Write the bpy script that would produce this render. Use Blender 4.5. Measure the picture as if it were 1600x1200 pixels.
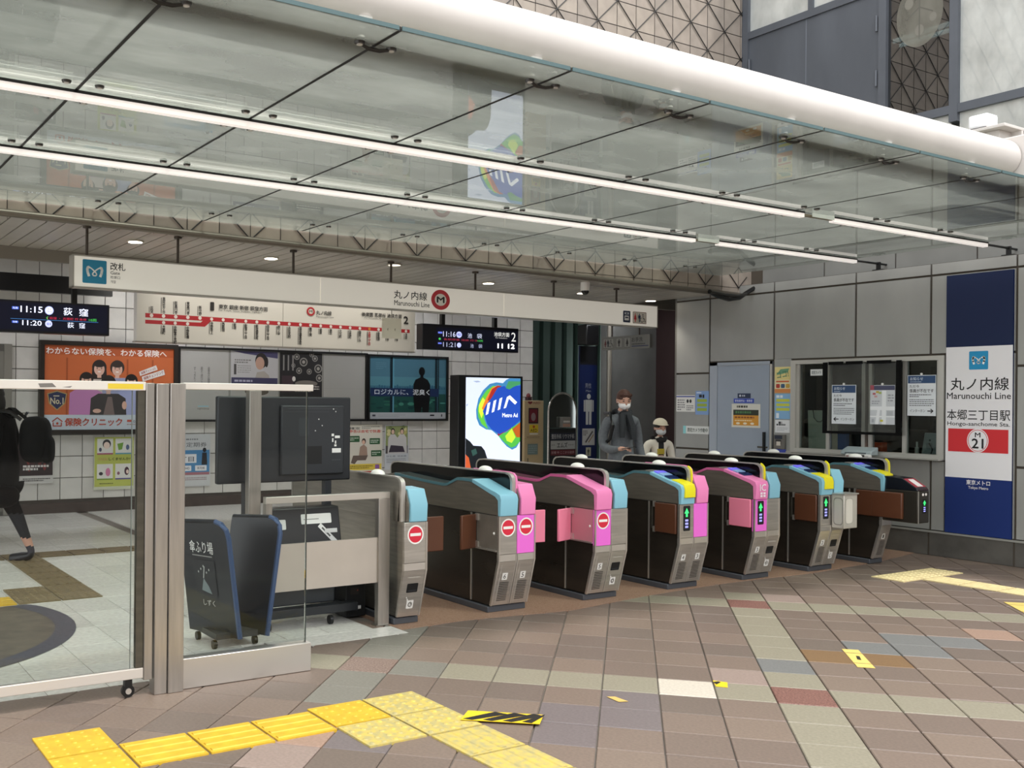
import bpy, bmesh, math, random
from mathutils import Vector, Matrix
random.seed(7)
S = bpy.context.scene
COL = S.collection
for o in list(bpy.data.objects):
    bpy.data.objects.remove(o)

# ------------------------------------------------------------------ camera, light, exposure
# axes: X runs along the row of gates, Y through the gates into the station, Z up; metres
cam_d = bpy.data.cameras.new('camera')
cam = bpy.data.objects.new('camera', cam_d)
COL.objects.link(cam)
cam_d.sensor_fit = 'HORIZONTAL'
cam_d.sensor_width = 36.0
cam_d.lens = 1560.0 / 1600 * 36
cam_d.shift_x = (800 - 602.1) / 1600
cam_d.shift_y = (626.1 - 600) / 1600
cam_d.clip_end = 300
cam.matrix_world = (Matrix.Translation((0, 0, 1.6)) @ Matrix.Rotation(-0.5468, 4, 'Z')
                    @ Matrix.Rotation(math.pi / 2, 4, 'X') @ Matrix.Rotation(0.0089, 4, 'Z'))
S.camera = cam

wd = bpy.data.worlds.new('sky')
S.world = wd
wd.use_nodes = True
nt = wd.node_tree
bg = nt.nodes['Background']
tc = nt.nodes.new('ShaderNodeTexCoord')
sep = nt.nodes.new('ShaderNodeSeparateXYZ')
rmp = nt.nodes.new('ShaderNodeValToRGB')
nt.links.new(tc.outputs['Generated'], sep.inputs[0])
nt.links.new(sep.outputs['Z'], rmp.inputs[0])
rmp.color_ramp.elements[0].color = (0.93, 0.96, 1.0, 1)
rmp.color_ramp.elements[0].position = 0.0
rmp.color_ramp.elements[1].color = (0.97, 0.985, 1.0, 1)
rmp.color_ramp.elements[1].position = 0.6
nt.links.new(rmp.outputs[0], bg.inputs[0])
bg.inputs[1].default_value = 1.25

sun_d = bpy.data.lights.new('sun', 'SUN')
sun_d.energy = 1.3
sun_d.angle = math.radians(4)
sun_d.color = (1.0, 0.98, 0.95)
sun = bpy.data.objects.new('sun', sun_d)
COL.objects.link(sun)
sun.location = (0, -6, 12)
sun.rotation_euler = Vector((-0.25, 0.55, -1.0)).to_track_quat('-Z', 'Y').to_euler()

S.view_settings.view_transform = 'Standard'
S.view_settings.look = 'None'
S.view_settings.exposure = 0.98
S.view_settings.gamma = 1.0
S.view_settings.use_curve_mapping = False
S.cycles.max_bounces = 8
S.cycles.transparent_max_bounces = 16
S.cycles.use_denoising = True

# ------------------------------------------------------------------ materials
_mc = {}
def lin(h):
    h = h.lstrip('#')
    c = [int(h[i:i + 2], 16) / 255 for i in (0, 2, 4)]
    return tuple((x / 12.92 if x <= 0.04045 else ((x + 0.055) / 1.055) ** 2.4) for x in c) + (1.0,)

def M(hexc, rough=0.5, metal=0.0, noise=0.0, scale=8.0, bump=0.0, emit=0.0, stretch=None, spec=None, second=None):
    key = (hexc, rough, metal, noise, scale, bump, emit, stretch, spec, second)
    if key in _mc:
        return _mc[key]
    m = bpy.data.materials.new('mat_' + hexc)
    m.use_nodes = True
    n, l = m.node_tree.nodes, m.node_tree.links
    b = n['Principled BSDF']
    c = lin(hexc)
    b.inputs['Base Color'].default_value = c
    b.inputs['Roughness'].default_value = rough
    b.inputs['Metallic'].default_value = metal
    if spec is not None:
        b.inputs['Specular IOR Level'].default_value = spec
    if emit:
        b.inputs['Emission Color'].default_value = c
        b.inputs['Emission Strength'].default_value = emit
    if noise or bump:
        t = n.new('ShaderNodeTexCoord')
        mp = n.new('ShaderNodeMapping')
        l.new(t.outputs['Object'], mp.inputs[0])
        if stretch:
            mp.inputs['Scale'].default_value = stretch
        nz = n.new('ShaderNodeTexNoise')
        nz.inputs['Scale'].default_value = scale
        nz.inputs['Detail'].default_value = 5
        l.new(mp.outputs[0], nz.inputs[0])
        if noise:
            r = n.new('ShaderNodeValToRGB')
            k = second and lin(second)
            lo = k if k else tuple(x * (1 - noise) for x in c[:3]) + (1,)
            hi = c if k else tuple(min(1, x * (1 + noise)) for x in c[:3]) + (1,)
            r.color_ramp.elements[0].color = lo
            r.color_ramp.elements[0].position = 0.35
            r.color_ramp.elements[1].color = hi
            r.color_ramp.elements[1].position = 0.65
            l.new(nz.outputs[0], r.inputs[0])
            l.new(r.outputs[0], b.inputs['Base Color'])
        if bump:
            bp = n.new('ShaderNodeBump')
            bp.inputs['Strength'].default_value = bump
            bp.inputs['Distance'].default_value = 0.004
            l.new(nz.outputs[0], bp.inputs['Height'])
            l.new(bp.outputs[0], b.inputs['Normal'])
    _mc[key] = m
    return m

def glass_mat(name, tint, gloss_ior=1.5, dirt=0.0, dirt_col='#cfd3cc', rough=0.0, base_gloss=0.0, through=0.6):
    m = bpy.data.materials.new(name)
    m.use_nodes = True
    n, l = m.node_tree.nodes, m.node_tree.links
    n.clear()
    out = n.new('ShaderNodeOutputMaterial')
    tr = n.new('ShaderNodeBsdfTransparent'); tr.inputs[0].default_value = lin(tint)
    gl = n.new('ShaderNodeBsdfGlossy'); gl.inputs[1].default_value = rough
    fr = n.new('ShaderNodeFresnel'); fr.inputs[0].default_value = gloss_ior
    mx = n.new('ShaderNodeMixShader')
    if base_gloss:
        ad = n.new('ShaderNodeMath'); ad.operation = 'ADD'; ad.use_clamp = True
        l.new(fr.outputs[0], ad.inputs[0]); ad.inputs[1].default_value = base_gloss
        l.new(ad.outputs[0], mx.inputs[0])
    else:
        l.new(fr.outputs[0], mx.inputs[0])
    first = tr
    if dirt:
        df = n.new('ShaderNodeBsdfDiffuse'); df.inputs[0].default_value = lin(dirt_col)
        tl = n.new('ShaderNodeBsdfTranslucent'); tl.inputs[0].default_value = lin(dirt_col)
        a = n.new('ShaderNodeMixShader'); a.inputs[0].default_value = through
        l.new(df.outputs[0], a.inputs[1]); l.new(tl.outputs[0], a.inputs[2])
        t = n.new('ShaderNodeTexCoord')
        mp = n.new('ShaderNodeMapping'); mp.inputs['Scale'].default_value = (0.7, 1.6, 1)
        nz = n.new('ShaderNodeTexNoise'); nz.inputs['Scale'].default_value = 2.2; nz.inputs['Detail'].default_value = 7
        l.new(t.outputs['Object'], mp.inputs[0]); l.new(mp.outputs[0], nz.inputs[0])
        mr = n.new('ShaderNodeMapRange')
        mr.inputs[1].default_value = 0.3; mr.inputs[2].default_value = 0.7
        mr.inputs[3].default_value = dirt * 0.75; mr.inputs[4].default_value = dirt * 1.2
        l.new(nz.outputs[0], mr.inputs[0])
        m2 = n.new('ShaderNodeMixShader')
        l.new(mr.outputs[0], m2.inputs[0]); l.new(tr.outputs[0], m2.inputs[1]); l.new(a.outputs[0], m2.inputs[2])
        first = m2
    l.new(first.outputs[0], mx.inputs[1]); l.new(gl.outputs[0], mx.inputs[2])
    l.new(mx.outputs[0], out.inputs[0])
    return m

STEEL = M('#a8a49c', 0.32, 0.9, 0.10, 3.0, 0, 0, (1, 1, 14))
STEELV = M('#b0aaa3', 0.32, 0.8, 0.08, 6.0, 0, 0, (8, 8, 0.5))
STEEL_LT = M('#cfcac3', 0.32, 0.8)
STEEL_DK = M('#57534a', 0.38, 0.55, 0.15, 3.0, 0, 0, (1, 1, 8))
BLACK = M('#0b0b0c', 0.35)
BLACKM = M('#0a0a0a', 0.8, spec=0.15)
BLACKG = M('#08080a', 0.12)
DARKJ = M('#2b2826', 0.7)
WHITE = M('#eceae6', 0.45)
GLASS = glass_mat('fence_glass', '#f3f5f4', 1.28)
CANOPY_GLASS = glass_mat('canopy_glass', '#edf3ee', 1.5, 0.33, '#f4f6ee', through=0.85)
WINDOW_GLASS = glass_mat('window_glass', '#7d8683', 1.5, 0.0, base_gloss=0.10)
OFFICE_GLASS = glass_mat('office_glass', '#cfd8d6', 1.45)

# ------------------------------------------------------------------ mesh building
WLOC = {}
def tag(o, label=None, cat=None, group=None, kind=None):
    if label: o['label'] = label
    if cat: o['category'] = cat
    if group: o['group'] = group
    if kind: o['kind'] = kind
    return o

def thing(name, label, cat, loc, group=None, kind=None):
    o = bpy.data.objects.new(name, None)
    o.empty_display_size = 0.1
    COL.objects.link(o)
    o.location = loc
    WLOC[o] = Vector(loc)
    return tag(o, label, cat, group, kind)

class MB:
    def __init__(s):
        s.v, s.f, s.mi, s.mats = [], [], [], []
    def add(s, vs, fs, m):
        if m not in s.mats: s.mats.append(m)
        k, b = s.mats.index(m), len(s.v)
        s.v += [tuple(p) for p in vs]
        for f in fs:
            s.f.append([b + i for i in f]); s.mi.append(k)
        return s
    def box(s, x0, x1, y0, y1, z0, z1, m):
        vs = [(x, y, z) for z in (z0, z1) for y in (y0, y1) for x in (x0, x1)]
        return s.add(vs, [(0, 2, 3, 1), (4, 5, 7, 6), (0, 1, 5, 4), (2, 6, 7, 3), (0, 4, 6, 2), (1, 3, 7, 5)], m)
    def ext(s, pts, fn, a, b, m):
        n = len(pts)
        vs = [fn(p, a) for p in pts] + [fn(p, b) for p in pts]
        fs = [list(range(n)), list(range(2 * n - 1, n - 1, -1))] + [(i, (i + 1) % n, n + (i + 1) % n, n + i) for i in range(n)]
        return s.add(vs, fs, m)
    def prx(s, pts, x0, x1, m):      # outline in (y,z), pulled along x
        return s.ext(pts, lambda p, a: (a, p[0], p[1]), x0, x1, m)
    def pry(s, pts, y0, y1, m):      # outline in (x,z), pulled along y
        return s.ext(pts, lambda p, a: (p[0], a, p[1]), y0, y1, m)
    def prz(s, pts, z0, z1, m):      # outline in (x,y), pulled along z
        return s.ext(pts, lambda p, a: (p[0], p[1], a), z0, z1, m)
    def ring(s, c, d, r, n):
        d = Vector(d).normalized()
        u = d.orthogonal().normalized(); w = d.cross(u)
        return [Vector(c) + (u * math.cos(2 * math.pi * i / n) + w * math.sin(2 * math.pi * i / n)) * r for i in range(n)]
    def cyl(s, p0, p1, r, m, n=14, r1=None):
        d = Vector(p1) - Vector(p0)
        a = s.ring(p0, d, r, n); b = s.ring(p1, d, r if r1 is None else r1, n)
        return s.add(a + b, [list(range(n))[::-1], list(range(n, 2 * n))] + [(i, (i + 1) % n, n + (i + 1) % n, n + i) for i in range(n)], m)
    def tube(s, pts, r, m, n=8):
        pts = [Vector(p) for p in pts]
        vs = []
        for i, p in enumerate(pts):
            d = (pts[min(i + 1, len(pts) - 1)] - pts[max(i - 1, 0)])
            vs += s.ring(p, d, r if not isinstance(r, (list, tuple)) else r[i], n)
        fs = [list(range(n))[::-1], list(range(len(vs) - n, len(vs)))]
        for k in range(len(pts) - 1):
            fs += [(k * n + i, k * n + (i + 1) % n, (k + 1) * n + (i + 1) % n, (k + 1) * n + i) for i in range(n)]
        return s.add(vs, fs, m)
    def ell(s, c, rx, ry, rz, m, nu=14, nv=8, lo=-1.0):
        vs, fs = [], []
        t0 = math.asin(lo)
        for j in range(nv + 1):
            t = t0 + (math.pi / 2 - t0) * j / nv
            for i in range(nu):
                a = 2 * math.pi * i / nu
                vs.append((c[0] + rx * math.cos(t) * math.cos(a), c[1] + ry * math.cos(t) * math.sin(a), c[2] + rz * math.sin(t)))
        for j in range(nv):
            fs += [(j * nu + i, j * nu + (i + 1) % nu, (j + 1) * nu + (i + 1) % nu, (j + 1) * nu + i) for i in range(nu)]
        return s.add(vs, fs + [list(range(nu))[::-1]], m)
    def build(s, name, parent=None, label=None, cat=None, kind=None, group=None, bevel=0.0, origin=None, merge=True):
        if parent is None:
            if origin is None:
                xs, ys, zs = zip(*s.v)
                origin = ((min(xs) + max(xs)) / 2, (min(ys) + max(ys)) / 2, min(zs))
            w = Vector(origin)
        else:
            w = WLOC[parent]
        me = bpy.data.meshes.new(name)
        me.from_pydata([Vector(p) - w for p in s.v], [], s.f)
        for m in s.mats: me.materials.append(m)
        me.polygons.foreach_set('material_index', s.mi)
        if merge:
            bm = bmesh.new(); bm.from_mesh(me)
            bmesh.ops.recalc_face_normals(bm, faces=bm.faces)
            bm.to_mesh(me); bm.free()
        me.polygons.foreach_set('use_smooth', [True] * len(me.polygons))
        me.set_sharp_from_angle(angle=math.radians(32))
        o = bpy.data.objects.new(name, me)
        COL.objects.link(o)
        if parent is None: o.location = w
        else: o.parent = parent
        WLOC[o] = w
        if bevel:
            b = o.modifiers.new('edge', 'BEVEL'); b.width = bevel; b.segments = 2; b.limit_method = 'ANGLE'
        return tag(o, label, cat, group, kind)

def box(name, x0, x1, y0, y1, z0, z1, m, parent=None, **k):
    return MB().box(x0, x1, y0, y1, z0, z1, m).build(name, parent, **k)

# ------------------------------------------------------------------ flat print (posters, lettering, screens)
class Print:
    """coloured shapes laid on a plane; x, y are metres on that plane"""
    def __init__(s, O, X, Y, N, emit=0.0, rough=0.55):
        s.O, s.X, s.Y, s.N = Vector(O), Vector(X).normalized(), Vector(Y).normalized(), Vector(N).normalized()
        s.mb, s.k, s.emit, s.rough = MB(), 1, emit, rough
    def P(s, x, y): return s.O + s.X * x + s.Y * y + s.N * (0.0004 + 0.0001 * s.k)
    def m(s, c, e=None): return M(c, s.rough, emit=s.emit if e is None else e)
    def poly(s, pts, c, e=None):
        s.mb.add([s.P(*p) for p in pts], [list(range(len(pts)))], s.m(c, e)); s.k += 1; return s
    def rect(s, x0, y0, x1, y1, c, e=None): return s.poly([(x0, y0), (x1, y0), (x1, y1), (x0, y1)], c, e)
    def rrect(s, x0, y0, x1, y1, r, c, e=None):
        pts = []
        for cx, cy, a in ((x1 - r, y1 - r, 0), (x0 + r, y1 - r, 90), (x0 + r, y0 + r, 180), (x1 - r, y0 + r, 270)):
            pts += [(cx + r * math.cos(math.radians(a + t)), cy + r * math.sin(math.radians(a + t))) for t in (0, 30, 60, 90)]
        return s.poly(pts, c, e)
    def ell(s, cx, cy, rx, ry, c, n=24, e=None, a0=0, a1=360):
        full = a1 - a0 >= 360
        k = n if full else n + 1
        return s.poly([(cx + rx * math.cos(math.radians(a0 + (a1 - a0) * i / n)), cy + ry * math.sin(math.radians(a0 + (a1 - a0) * i / n))) for i in range(k)], c, e)
    def line(s, pts, w, c, e=None):
        for a, b in zip(pts, pts[1:]):
            dx, dy = b[0] - a[0], b[1] - a[1]
            L = math.hypot(dx, dy) or 1
            nx, ny = -dy / L * w / 2, dx / L * w / 2
            s.mb.add([s.P(a[0] + nx, a[1] + ny), s.P(b[0] + nx, b[1] + ny), s.P(b[0] - nx, b[1] - ny), s.P(a[0] - nx, a[1] - ny)], [(0, 1, 2, 3)], s.m(c, e))
        for p in pts[1:-1]:
            s.mb.add([s.P(p[0] + w / 2 * math.cos(i * math.pi / 4), p[1] + w / 2 * math.sin(i * math.pi / 4)) for i in range(8)], [list(range(8))], s.m(c, e))
        s.k += 1; return s
    def text(s, t, x0, y0, x1, y1, c, bold=0.0, e=None, keep=False, rot=0.0):
        """fills the box x0..x1, y0..y1 with the words"""
        cu = bpy.data.curves.new('t', 'FONT'); cu.body = t; cu.resolution_u = 2; cu.offset = bold
        cu.space_line = 0.82
        fat = bold; cu.offset = 0.0
        ob = bpy.data.objects.new('t', cu)
        me = ob.to_mesh()
        vs = [(v.co.x, v.co.y) for v in me.vertices]; fs = [list(p.vertices) for p in me.polygons]
        ob.to_mesh_clear(); bpy.data.objects.remove(ob); bpy.data.curves.remove(cu)
        if not vs: return s
        ax, bx = min(v[0] for v in vs), max(v[0] for v in vs); ay, by = min(v[1] for v in vs), max(v[1] for v in vs)
        sx, sy = (x1 - x0) / ((bx - ax) or 1), (y1 - y0) / ((by - ay) or 1)
        if keep: sx = sy = min(sx, sy)
        cr, sr = math.cos(rot), math.sin(rot); mx, my = (x0 + x1) / 2, (y0 + y1) / 2
        out = []
        for v in vs:
            px, py = x0 + (v[0] - ax) * sx, y0 + (v[1] - ay) * sy
            if rot: px, py = mx + (px - mx) * cr - (py - my) * sr, my + (px - mx) * sr + (py - my) * cr
            out.append((px, py))
        d = fat * sy * 0.7
        for dx, dy in (((0, 0),) if not fat else ((-d, 0), (d, 0), (0, -d), (0, d))):
            s.mb.add([s.P(q[0] + dx, q[1] + dy) for q in out], fs, s.m(c, e)); s.k += 1
        return s
    def rows(s, x0, y0, x1, y1, n, c, fill=0.5):
        """n lines of small print too fine to read"""
        h = (y1 - y0) / n
        for i in range(n):
            yy = y1 - (i + 0.5) * h
            x = x0; end = x0 + (x1 - x0) * (1 if i < n - 1 else random.uniform(0.4, 0.9))
            while x < end:
                w = h * random.uniform(0.5, 1.3)
                s.mb.add([s.P(x, yy - h * fill / 2), s.P(min(x + w, end), yy - h * fill / 2), s.P(min(x + w, end), yy + h * fill / 2), s.P(x, yy + h * fill / 2)], [(0, 1, 2, 3)], s.m(c))
                x += w + h * 0.25
        s.k += 1; return s
    def build(s, name, parent, **k): return s.mb.build(name, parent, merge=False, **k)

def PV(v, **k): return Print((0, v, 0), (1, 0, 0), (0, 0, 1), (0, -1, 0), **k)          # faces the street; x = X
def PU(u, **k): return Print((u, 0, 0), (0, -1, 0), (0, 0, 1), (-1, 0, 0), **k)         # on the office wall; x = -Y

def emblem(pr, x0, y0, x1, y1, bgc, fg='#f4f4f2'):
    pr.rrect(x0, y0, x1, y1, (x1 - x0) * 0.05, bgc)
    cx, cy, a, b = (x0 + x1) / 2, (y0 + y1) / 2, (x1 - x0) / 2, (y1 - y0) / 2
    for sgn in (-1, 1):
        pts = [(-0.46, -0.42), (-0.57, -0.10), (-0.61, 0.18), (-0.56, 0.34), (-0.44, 0.36), (-0.24, 0.24), (0.0, 0.03), (0.14, -0.13), (0.17, -0.24), (0.10, -0.33), (0.0, -0.35)]
        pr.line([(cx + sgn * p[0] * a, cy + p[1] * b) for p in pts], a * 0.11, fg)
        pr.line([(cx + sgn * p[0] * a, cy + p[1] * b) for p in pts[:5]], a * 0.21, fg)
    return pr

def person_icon(pr, cx, y0, h, c, skirt=False):
    w = h * 0.3
    pr.ell(cx, y0 + h * 0.91, h * 0.085, h * 0.085, c, 12)
    if skirt:
        pr.poly([(cx - w * 0.35, y0 + h * 0.8), (cx + w * 0.35, y0 + h * 0.8), (cx + w * 0.75, y0 + h * 0.28), (cx - w * 0.75, y0 + h * 0.28)], c)
    else:
        pr.rect(cx - w * 0.5, y0 + h * 0.42, cx + w * 0.5, y0 + h * 0.8, c)
        pr.rect(cx - w * 0.72, y0 + h * 0.42, cx - w * 0.55, y0 + h * 0.79, c); pr.rect(cx + w * 0.55, y0 + h * 0.42, cx + w * 0.72, y0 + h * 0.79, c)
    pr.rect(cx - w * 0.4, y0, cx - w * 0.06, y0 + h * 0.45, c); pr.rect(cx + w * 0.06, y0, cx + w * 0.4, y0 + h * 0.45, c)

def wheel_icon(pr, cx, y0, h, c):
    pr.ell(cx - h * 0.05, y0 + h * 0.9, h * 0.08, h * 0.08, c, 12)
    pr.line([(cx - h * 0.05, y0 + h * 0.8), (cx - h * 0.02, y0 + h * 0.42), (cx + h * 0.2, y0 + h * 0.42), (cx + h * 0.3, y0 + h * 0.08), (cx + h * 0.4, y0 + h * 0.1)], h * 0.09, c)
    pr.line([(cx - h * 0.2 + h * 0.26 * math.cos(math.radians(t)), y0 + h * 0.28 + h * 0.26 * math.sin(math.radians(t))) for t in range(110, 351, 30)], h * 0.07, c)

# ================================================================== SETTING
# ------------------------------------------------------------------ floor
GROUT = M('#7d756d', 0.9)
floor = box('floor', -16, 30, -22, 30, -0.30, -0.012, GROUT, kind='structure')
R45 = math.radians(45)
DA, DB = Vector((math.sin(R45), math.cos(R45), 0)), Vector((math.cos(R45), -math.sin(R45), 0))
B0, A0, PB, PA = 0.178, 5.70, 0.308, 0.323

def slab_mesh(name, w, d, h, mat, ch=0.004):
    """one chamfered tile, centred, top at zero"""
    x, y = w / 2, d / 2
    vs = [(-x, -y, -h), (x, -y, -h), (x, y, -h), (-x, y, -h), (-x, -y, -ch), (x, -y, -ch), (x, y, -ch), (-x, y, -ch),
          (-x + ch, -y + ch, 0), (x - ch, -y + ch, 0), (x - ch, y - ch, 0), (-x + ch, y - ch, 0)]
    fs = [(0, 1, 5, 4), (1, 2, 6, 5), (2, 3, 7, 6), (3, 0, 4, 7), (4, 5, 9, 8), (5, 6, 10, 9), (6, 7, 11, 10), (7, 4, 8, 11), (8, 9, 10, 11)]
    me = bpy.data.meshes.new(name); me.from_pydata(vs, [], fs); me.materials.append(mat)
    return me

def put(me, name, loc, rot, parent):
    o = bpy.data.objects.new(name, me); COL.objects.link(o)
    o.parent = parent; o.location = Vector(loc) - WLOC[parent]; o.rotation_euler = rot
    return o

def stone(c, second=None, sc=60): return M(c, 0.5, 0, 0.10, sc, 0.05, second=second)
STONES = {k: stone(*v) for k, v in {
    'b0': ('#6f6056',), 'b1': ('#75655a',), 'b2': ('#6a5d54',), 'b3': ('#78685c',),
    'pale': ('#87806f',), 'pale2': ('#868272',), 'grey': ('#757168',), 'blue': ('#6f6e6c',), 'purple': ('#6d6362',),
    'cream': ('#beb4a6',), 'pink': ('#8d7b72',), 'orange': ('#785d40',), 'peach': ('#967b6b',)}.items()}
STONES['red'] = M('#8b665b', 0.5, 0, 0.1, 90, 0.05, second='#5d3932')
STONES['speck'] = M('#8e7c72', 0.5, 0, 0.1, 90, 0.05, second='#685148')
def stone_at(i, j):
    sp = {(0, 0): 'cream', (2, 0): 'red', (1, 1): 'pink', (2, 2): 'blue', (2, 8): 'red', (-6, 0): 'speck', (3, 3): 'orange', (4, 3): 'orange',
          (4, 4): 'blue', (5, 4): 'blue', (5, 5): 'blue', (6, 5): 'blue', (7, 6): 'peach', (-1, -1): 'purple', (-1, -2): 'purple', (-2, -2): 'purple',
          (-2, -3): 'purple', (-5, -4): 'purple', (-5, -3): 'purple', (-6, -5): 'pink', (-6, -4): 'peach', (3, 9): 'pink', (8, 2): 'peach'}.get((i, j))
    if sp: return sp
    if j in (0, 8): return 'grey' if i == -5 else 'pale'
    if i == 2: return 'pale' if j < 10 else 'b1'
    if i == -6: return 'grey' if j > -3 else 'b0'
    return random.choice(['b0', 'b0', 'b1', 'b2', 'b3', 'b1'])
TILE = {k: slab_mesh('floor_tile', PB - 0.007, PA - 0.007, 0.02, m) for k, m in STONES.items()}

def granite_front(u):    # the wavy edge where the tiles stop before the gates
    t = [(3.0, 5.78), (3.7, 5.88), (4.3, 5.92), (5.2, 5.80), (6.2, 5.95), (7.2, 6.02), (8.4, 5.98), (9.6, 6.08), (10.9, 6.32)]
    for (a, b), (c, d) in zip(t, t[1:]):
        if u <= c: return b + (d - b) * max(0, (u - a)) / (c - a)
    return 6.3
cand = []
for i in range(-40, 60):
    for j in range(-40, 60):
        b, a = B0 + (i + 0.5) * PB, A0 + (j + 0.5) * PA
        p = DB * b + DA * a
        if p.x > 10.75 or p.y < -8 or p.x < -9: continue
        edge = 5.6 if p.x < 2.75 else (5.95 if p.x < 3.73 else granite_front(p.x))
        if p.y > edge + 0.28: continue
        X, Y = p.x * math.cos(0.5468) - p.y * math.sin(0.5468), p.x * math.sin(0.5468) + p.y * math.cos(0.5468)
        seen = Y > 3.6 and -0.46 * Y < X < 0.70 * Y and p.y < edge + 0.2
        cand.append((0 if seen else 1, p.length, i, j, p))
cand.sort(key=lambda t: t[:2])
rest = MB()
for n, (far, d, i, j, p) in enumerate(cand):
    if not far and n < 300:
        put(TILE[stone_at(i, j)], 'floor_tile', (p.x, p.y, random.uniform(-0.0012, 0.0012)), (random.uniform(-.002, .002), random.uniform(-.002, .002), -R45), floor)
    else:
        x, y = DB * (PB - 0.007) / 2, DA * (PA - 0.007) / 2
        q = [p - x - y, p + x - y, p + x + y, p - x + y]
        rest.add([(v.x, v.y, -0.02) for v in q] + [(v.x, v.y, 0) for v in q], [(0, 1, 5, 4), (1, 2, 6, 5), (2, 3, 7, 6), (3, 0, 4, 7), (4, 5, 6, 7)], STONES[stone_at(i, j)])
rest.build('floor_tile', floor, kind='stuff', merge=False)

GRANITE = M('#a38674', 0.42, 0, 0.2, 110, 0.06, second='#86664f')
us = [3.73 + k * 0.17 for k in range(41)]
g = MB().prz([(u, granite_front(u)) for u in us] + [(10.56, 7.95), (3.73, 7.95)], -0.03, 0.004, GRANITE)
g.build('granite_strip', floor)
TERR = [M(c, 0.22, 0, 0.08, 30, 0.0) for c in ('#dcd9d2', '#d6d3cc', '#e0ddd6')]
TERR_ME = [slab_mesh('station_tile', 0.329, 0.496, 0.02, m, 0.002) for m in TERR]
for i in range(-5, 9):
    for j in range(0, 18):
        u, v = 0.92 + (i + 0.5) * 0.3325, 5.52 + (j + 0.5) * 0.5
        if u > 3.72 or (u > 2.72 and v < 5.85): continue
        put(random.choice(TERR_ME), 'station_tile', (u, v, 0.002), (0, 0, 0), floor)
MB().box(2.748, 3.728, 5.79, 6.018, -0.03, 0.002, TERR[1]).build('threshold_strip', floor)
MB().box(3.74, 20, 7.96, 18, -0.03, 0.002, TERR[0]).box(-12, -0.76, 5.52, 18, -0.03, 0.002, TERR[1]).box(-0.76, 3.72, 14.53, 18, -0.03, 0.002, TERR[1]).build('station_slab', floor, kind='stuff')

# round mosaic and the worn tactile path inside the station
def disc_ring(mb, cx, cy, r0, r1, z0, z1, m, vmax):
    pts = [(cx + r1 * math.cos(math.radians(a)), min(vmax, cy + r1 * math.sin(math.radians(a)))) for a in range(0, 360, 5)]
    if r0 == 0: mb.prz(pts, z0, z1, m)
    else:
        inn = [(cx + r0 * math.cos(math.radians(a)), min(vmax, cy + r0 * math.sin(math.radians(a)))) for a in range(0, 360, 5)]
        n = len(pts)
        mb.add([(x, y, z1) for x, y in pts] + [(x, y, z1) for x, y in inn], [(i, (i + 1) % n, n + (i + 1) % n, n + i) for i in range(n)], m)
m = MB(); disc_ring(m, 0.5, 7.38, 0, 1.21, -0.01, 0.004, M('#6b6256', 0.35, 0, 0.2, 9), 8.01)
m.build('floor_mosaic', floor)
m = MB(); disc_ring(m, 0.5, 7.38, 1.19, 1.33, 0, 0.0055, M('#50505a', 0.35, 0, 0.2, 40), 8.01)
m.build('mosaic_ring', floor)

YEL, YEL_OLD, BROWN_T, CREAM_T = M('#c9a22a', 0.55, 0, 0.10, 14), M('#c4ac52', 0.6, 0, 0.2, 26, second='#a3986a'), M('#7a6a4c', 0.5, 0, 0.15, 14), M('#d9c795', 0.6, 0, 0.08, 14)
def tactile(kind, mat, rimw=0.006, s=0.32):
    mb = MB(); h = s / 2 - rimw / 2
    mb.box(-h, h, -h, h, -0.01, 0.006, mat)
    if kind == 'dots':
        for a in range(5):
            for b in range(5):
                mb.ell(((a - 2) * s / 5, (b - 2) * s / 5, 0.0055), 0.016, 0.016, 0.006, mat, 10, 2, 0.0)
    else:
        for a in range(4):
            c = (a - 1.5) * s / 4
            mb.ext([(c - 0.017, 0.0055), (c - 0.011, 0.0105), (c + 0.011, 0.0105), (c + 0.017, 0.0055)], lambda p, t: (p[0], t, p[1]), -h + 0.012, h - 0.012, mat)
    me = bpy.data.meshes.new('tactile_tile')
    me.from_pydata(mb.v, [], mb.f); me.materials.append(mat)
    return me
TD, TDo, TBa, TBo = tactile('dots', YEL), tactile('dots', YEL_OLD), tactile('bars', YEL), tactile('bars', YEL_OLD)
TDb, TBb, TDc, TBc = tactile('dots', BROWN_T), tactile('bars', BROWN_T), tactile('dots', CREAM_T), tactile('bars', CREAM_T)
def tt(me, u, v, turn=0, z=0.002, what=None):
    o = put(me, 'tactile_tile', (u, v, z), (0, 0, math.pi / 2 * turn), floor)
    if what: o['label'] = what
PT = 0.328
for k in (0, 1): tt(TD, 1.185, 4.68 - k * PT, 0, what='yellow tactile tile with raised dots')
for k in range(3): tt(TBa, 1.513 + k * PT, 4.40, 1, what='yellow tactile tile with raised bars')
for a in range(2):
    for b in range(2): tt(TD if b == 0 and a == 0 else TDo, 2.50 + a * PT, 4.44 - b * PT, what='worn yellow tactile tile with raised dots')
for k in range(6): tt(TBo, 2.828, 3.78 - k * PT, 0, what='worn yellow tactile tile with raised bars')
for a in range(3): tt(TDc, 8.86 + a * PT, 5.42, what='cream tactile tile with raised dots')
for k in range(8): tt(TBc, 9.14, 5.09 - k * PT, 0, what='cream tactile tile with raised bars')
for a in range(2):
    for b in range(2): tt(TDb, 1.76 + a * PT, 8.19 + b * PT, 0, 0.006, 'worn brown tactile tile with dots')
for k in range(5): tt(TBb, 2.09, 8.85 + k * PT, 0, 0.006, 'worn brown tactile tile with bars')
for k in range(9): tt(TBb, 1.1 + k * PT, 10.45, 1, 0.006, 'worn brown tactile tile with bars')
for k in range(3): tt(TBa, 1.43 - k * PT, 8.19, 1, 0.006, 'yellow tactile tile inside the station')

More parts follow.
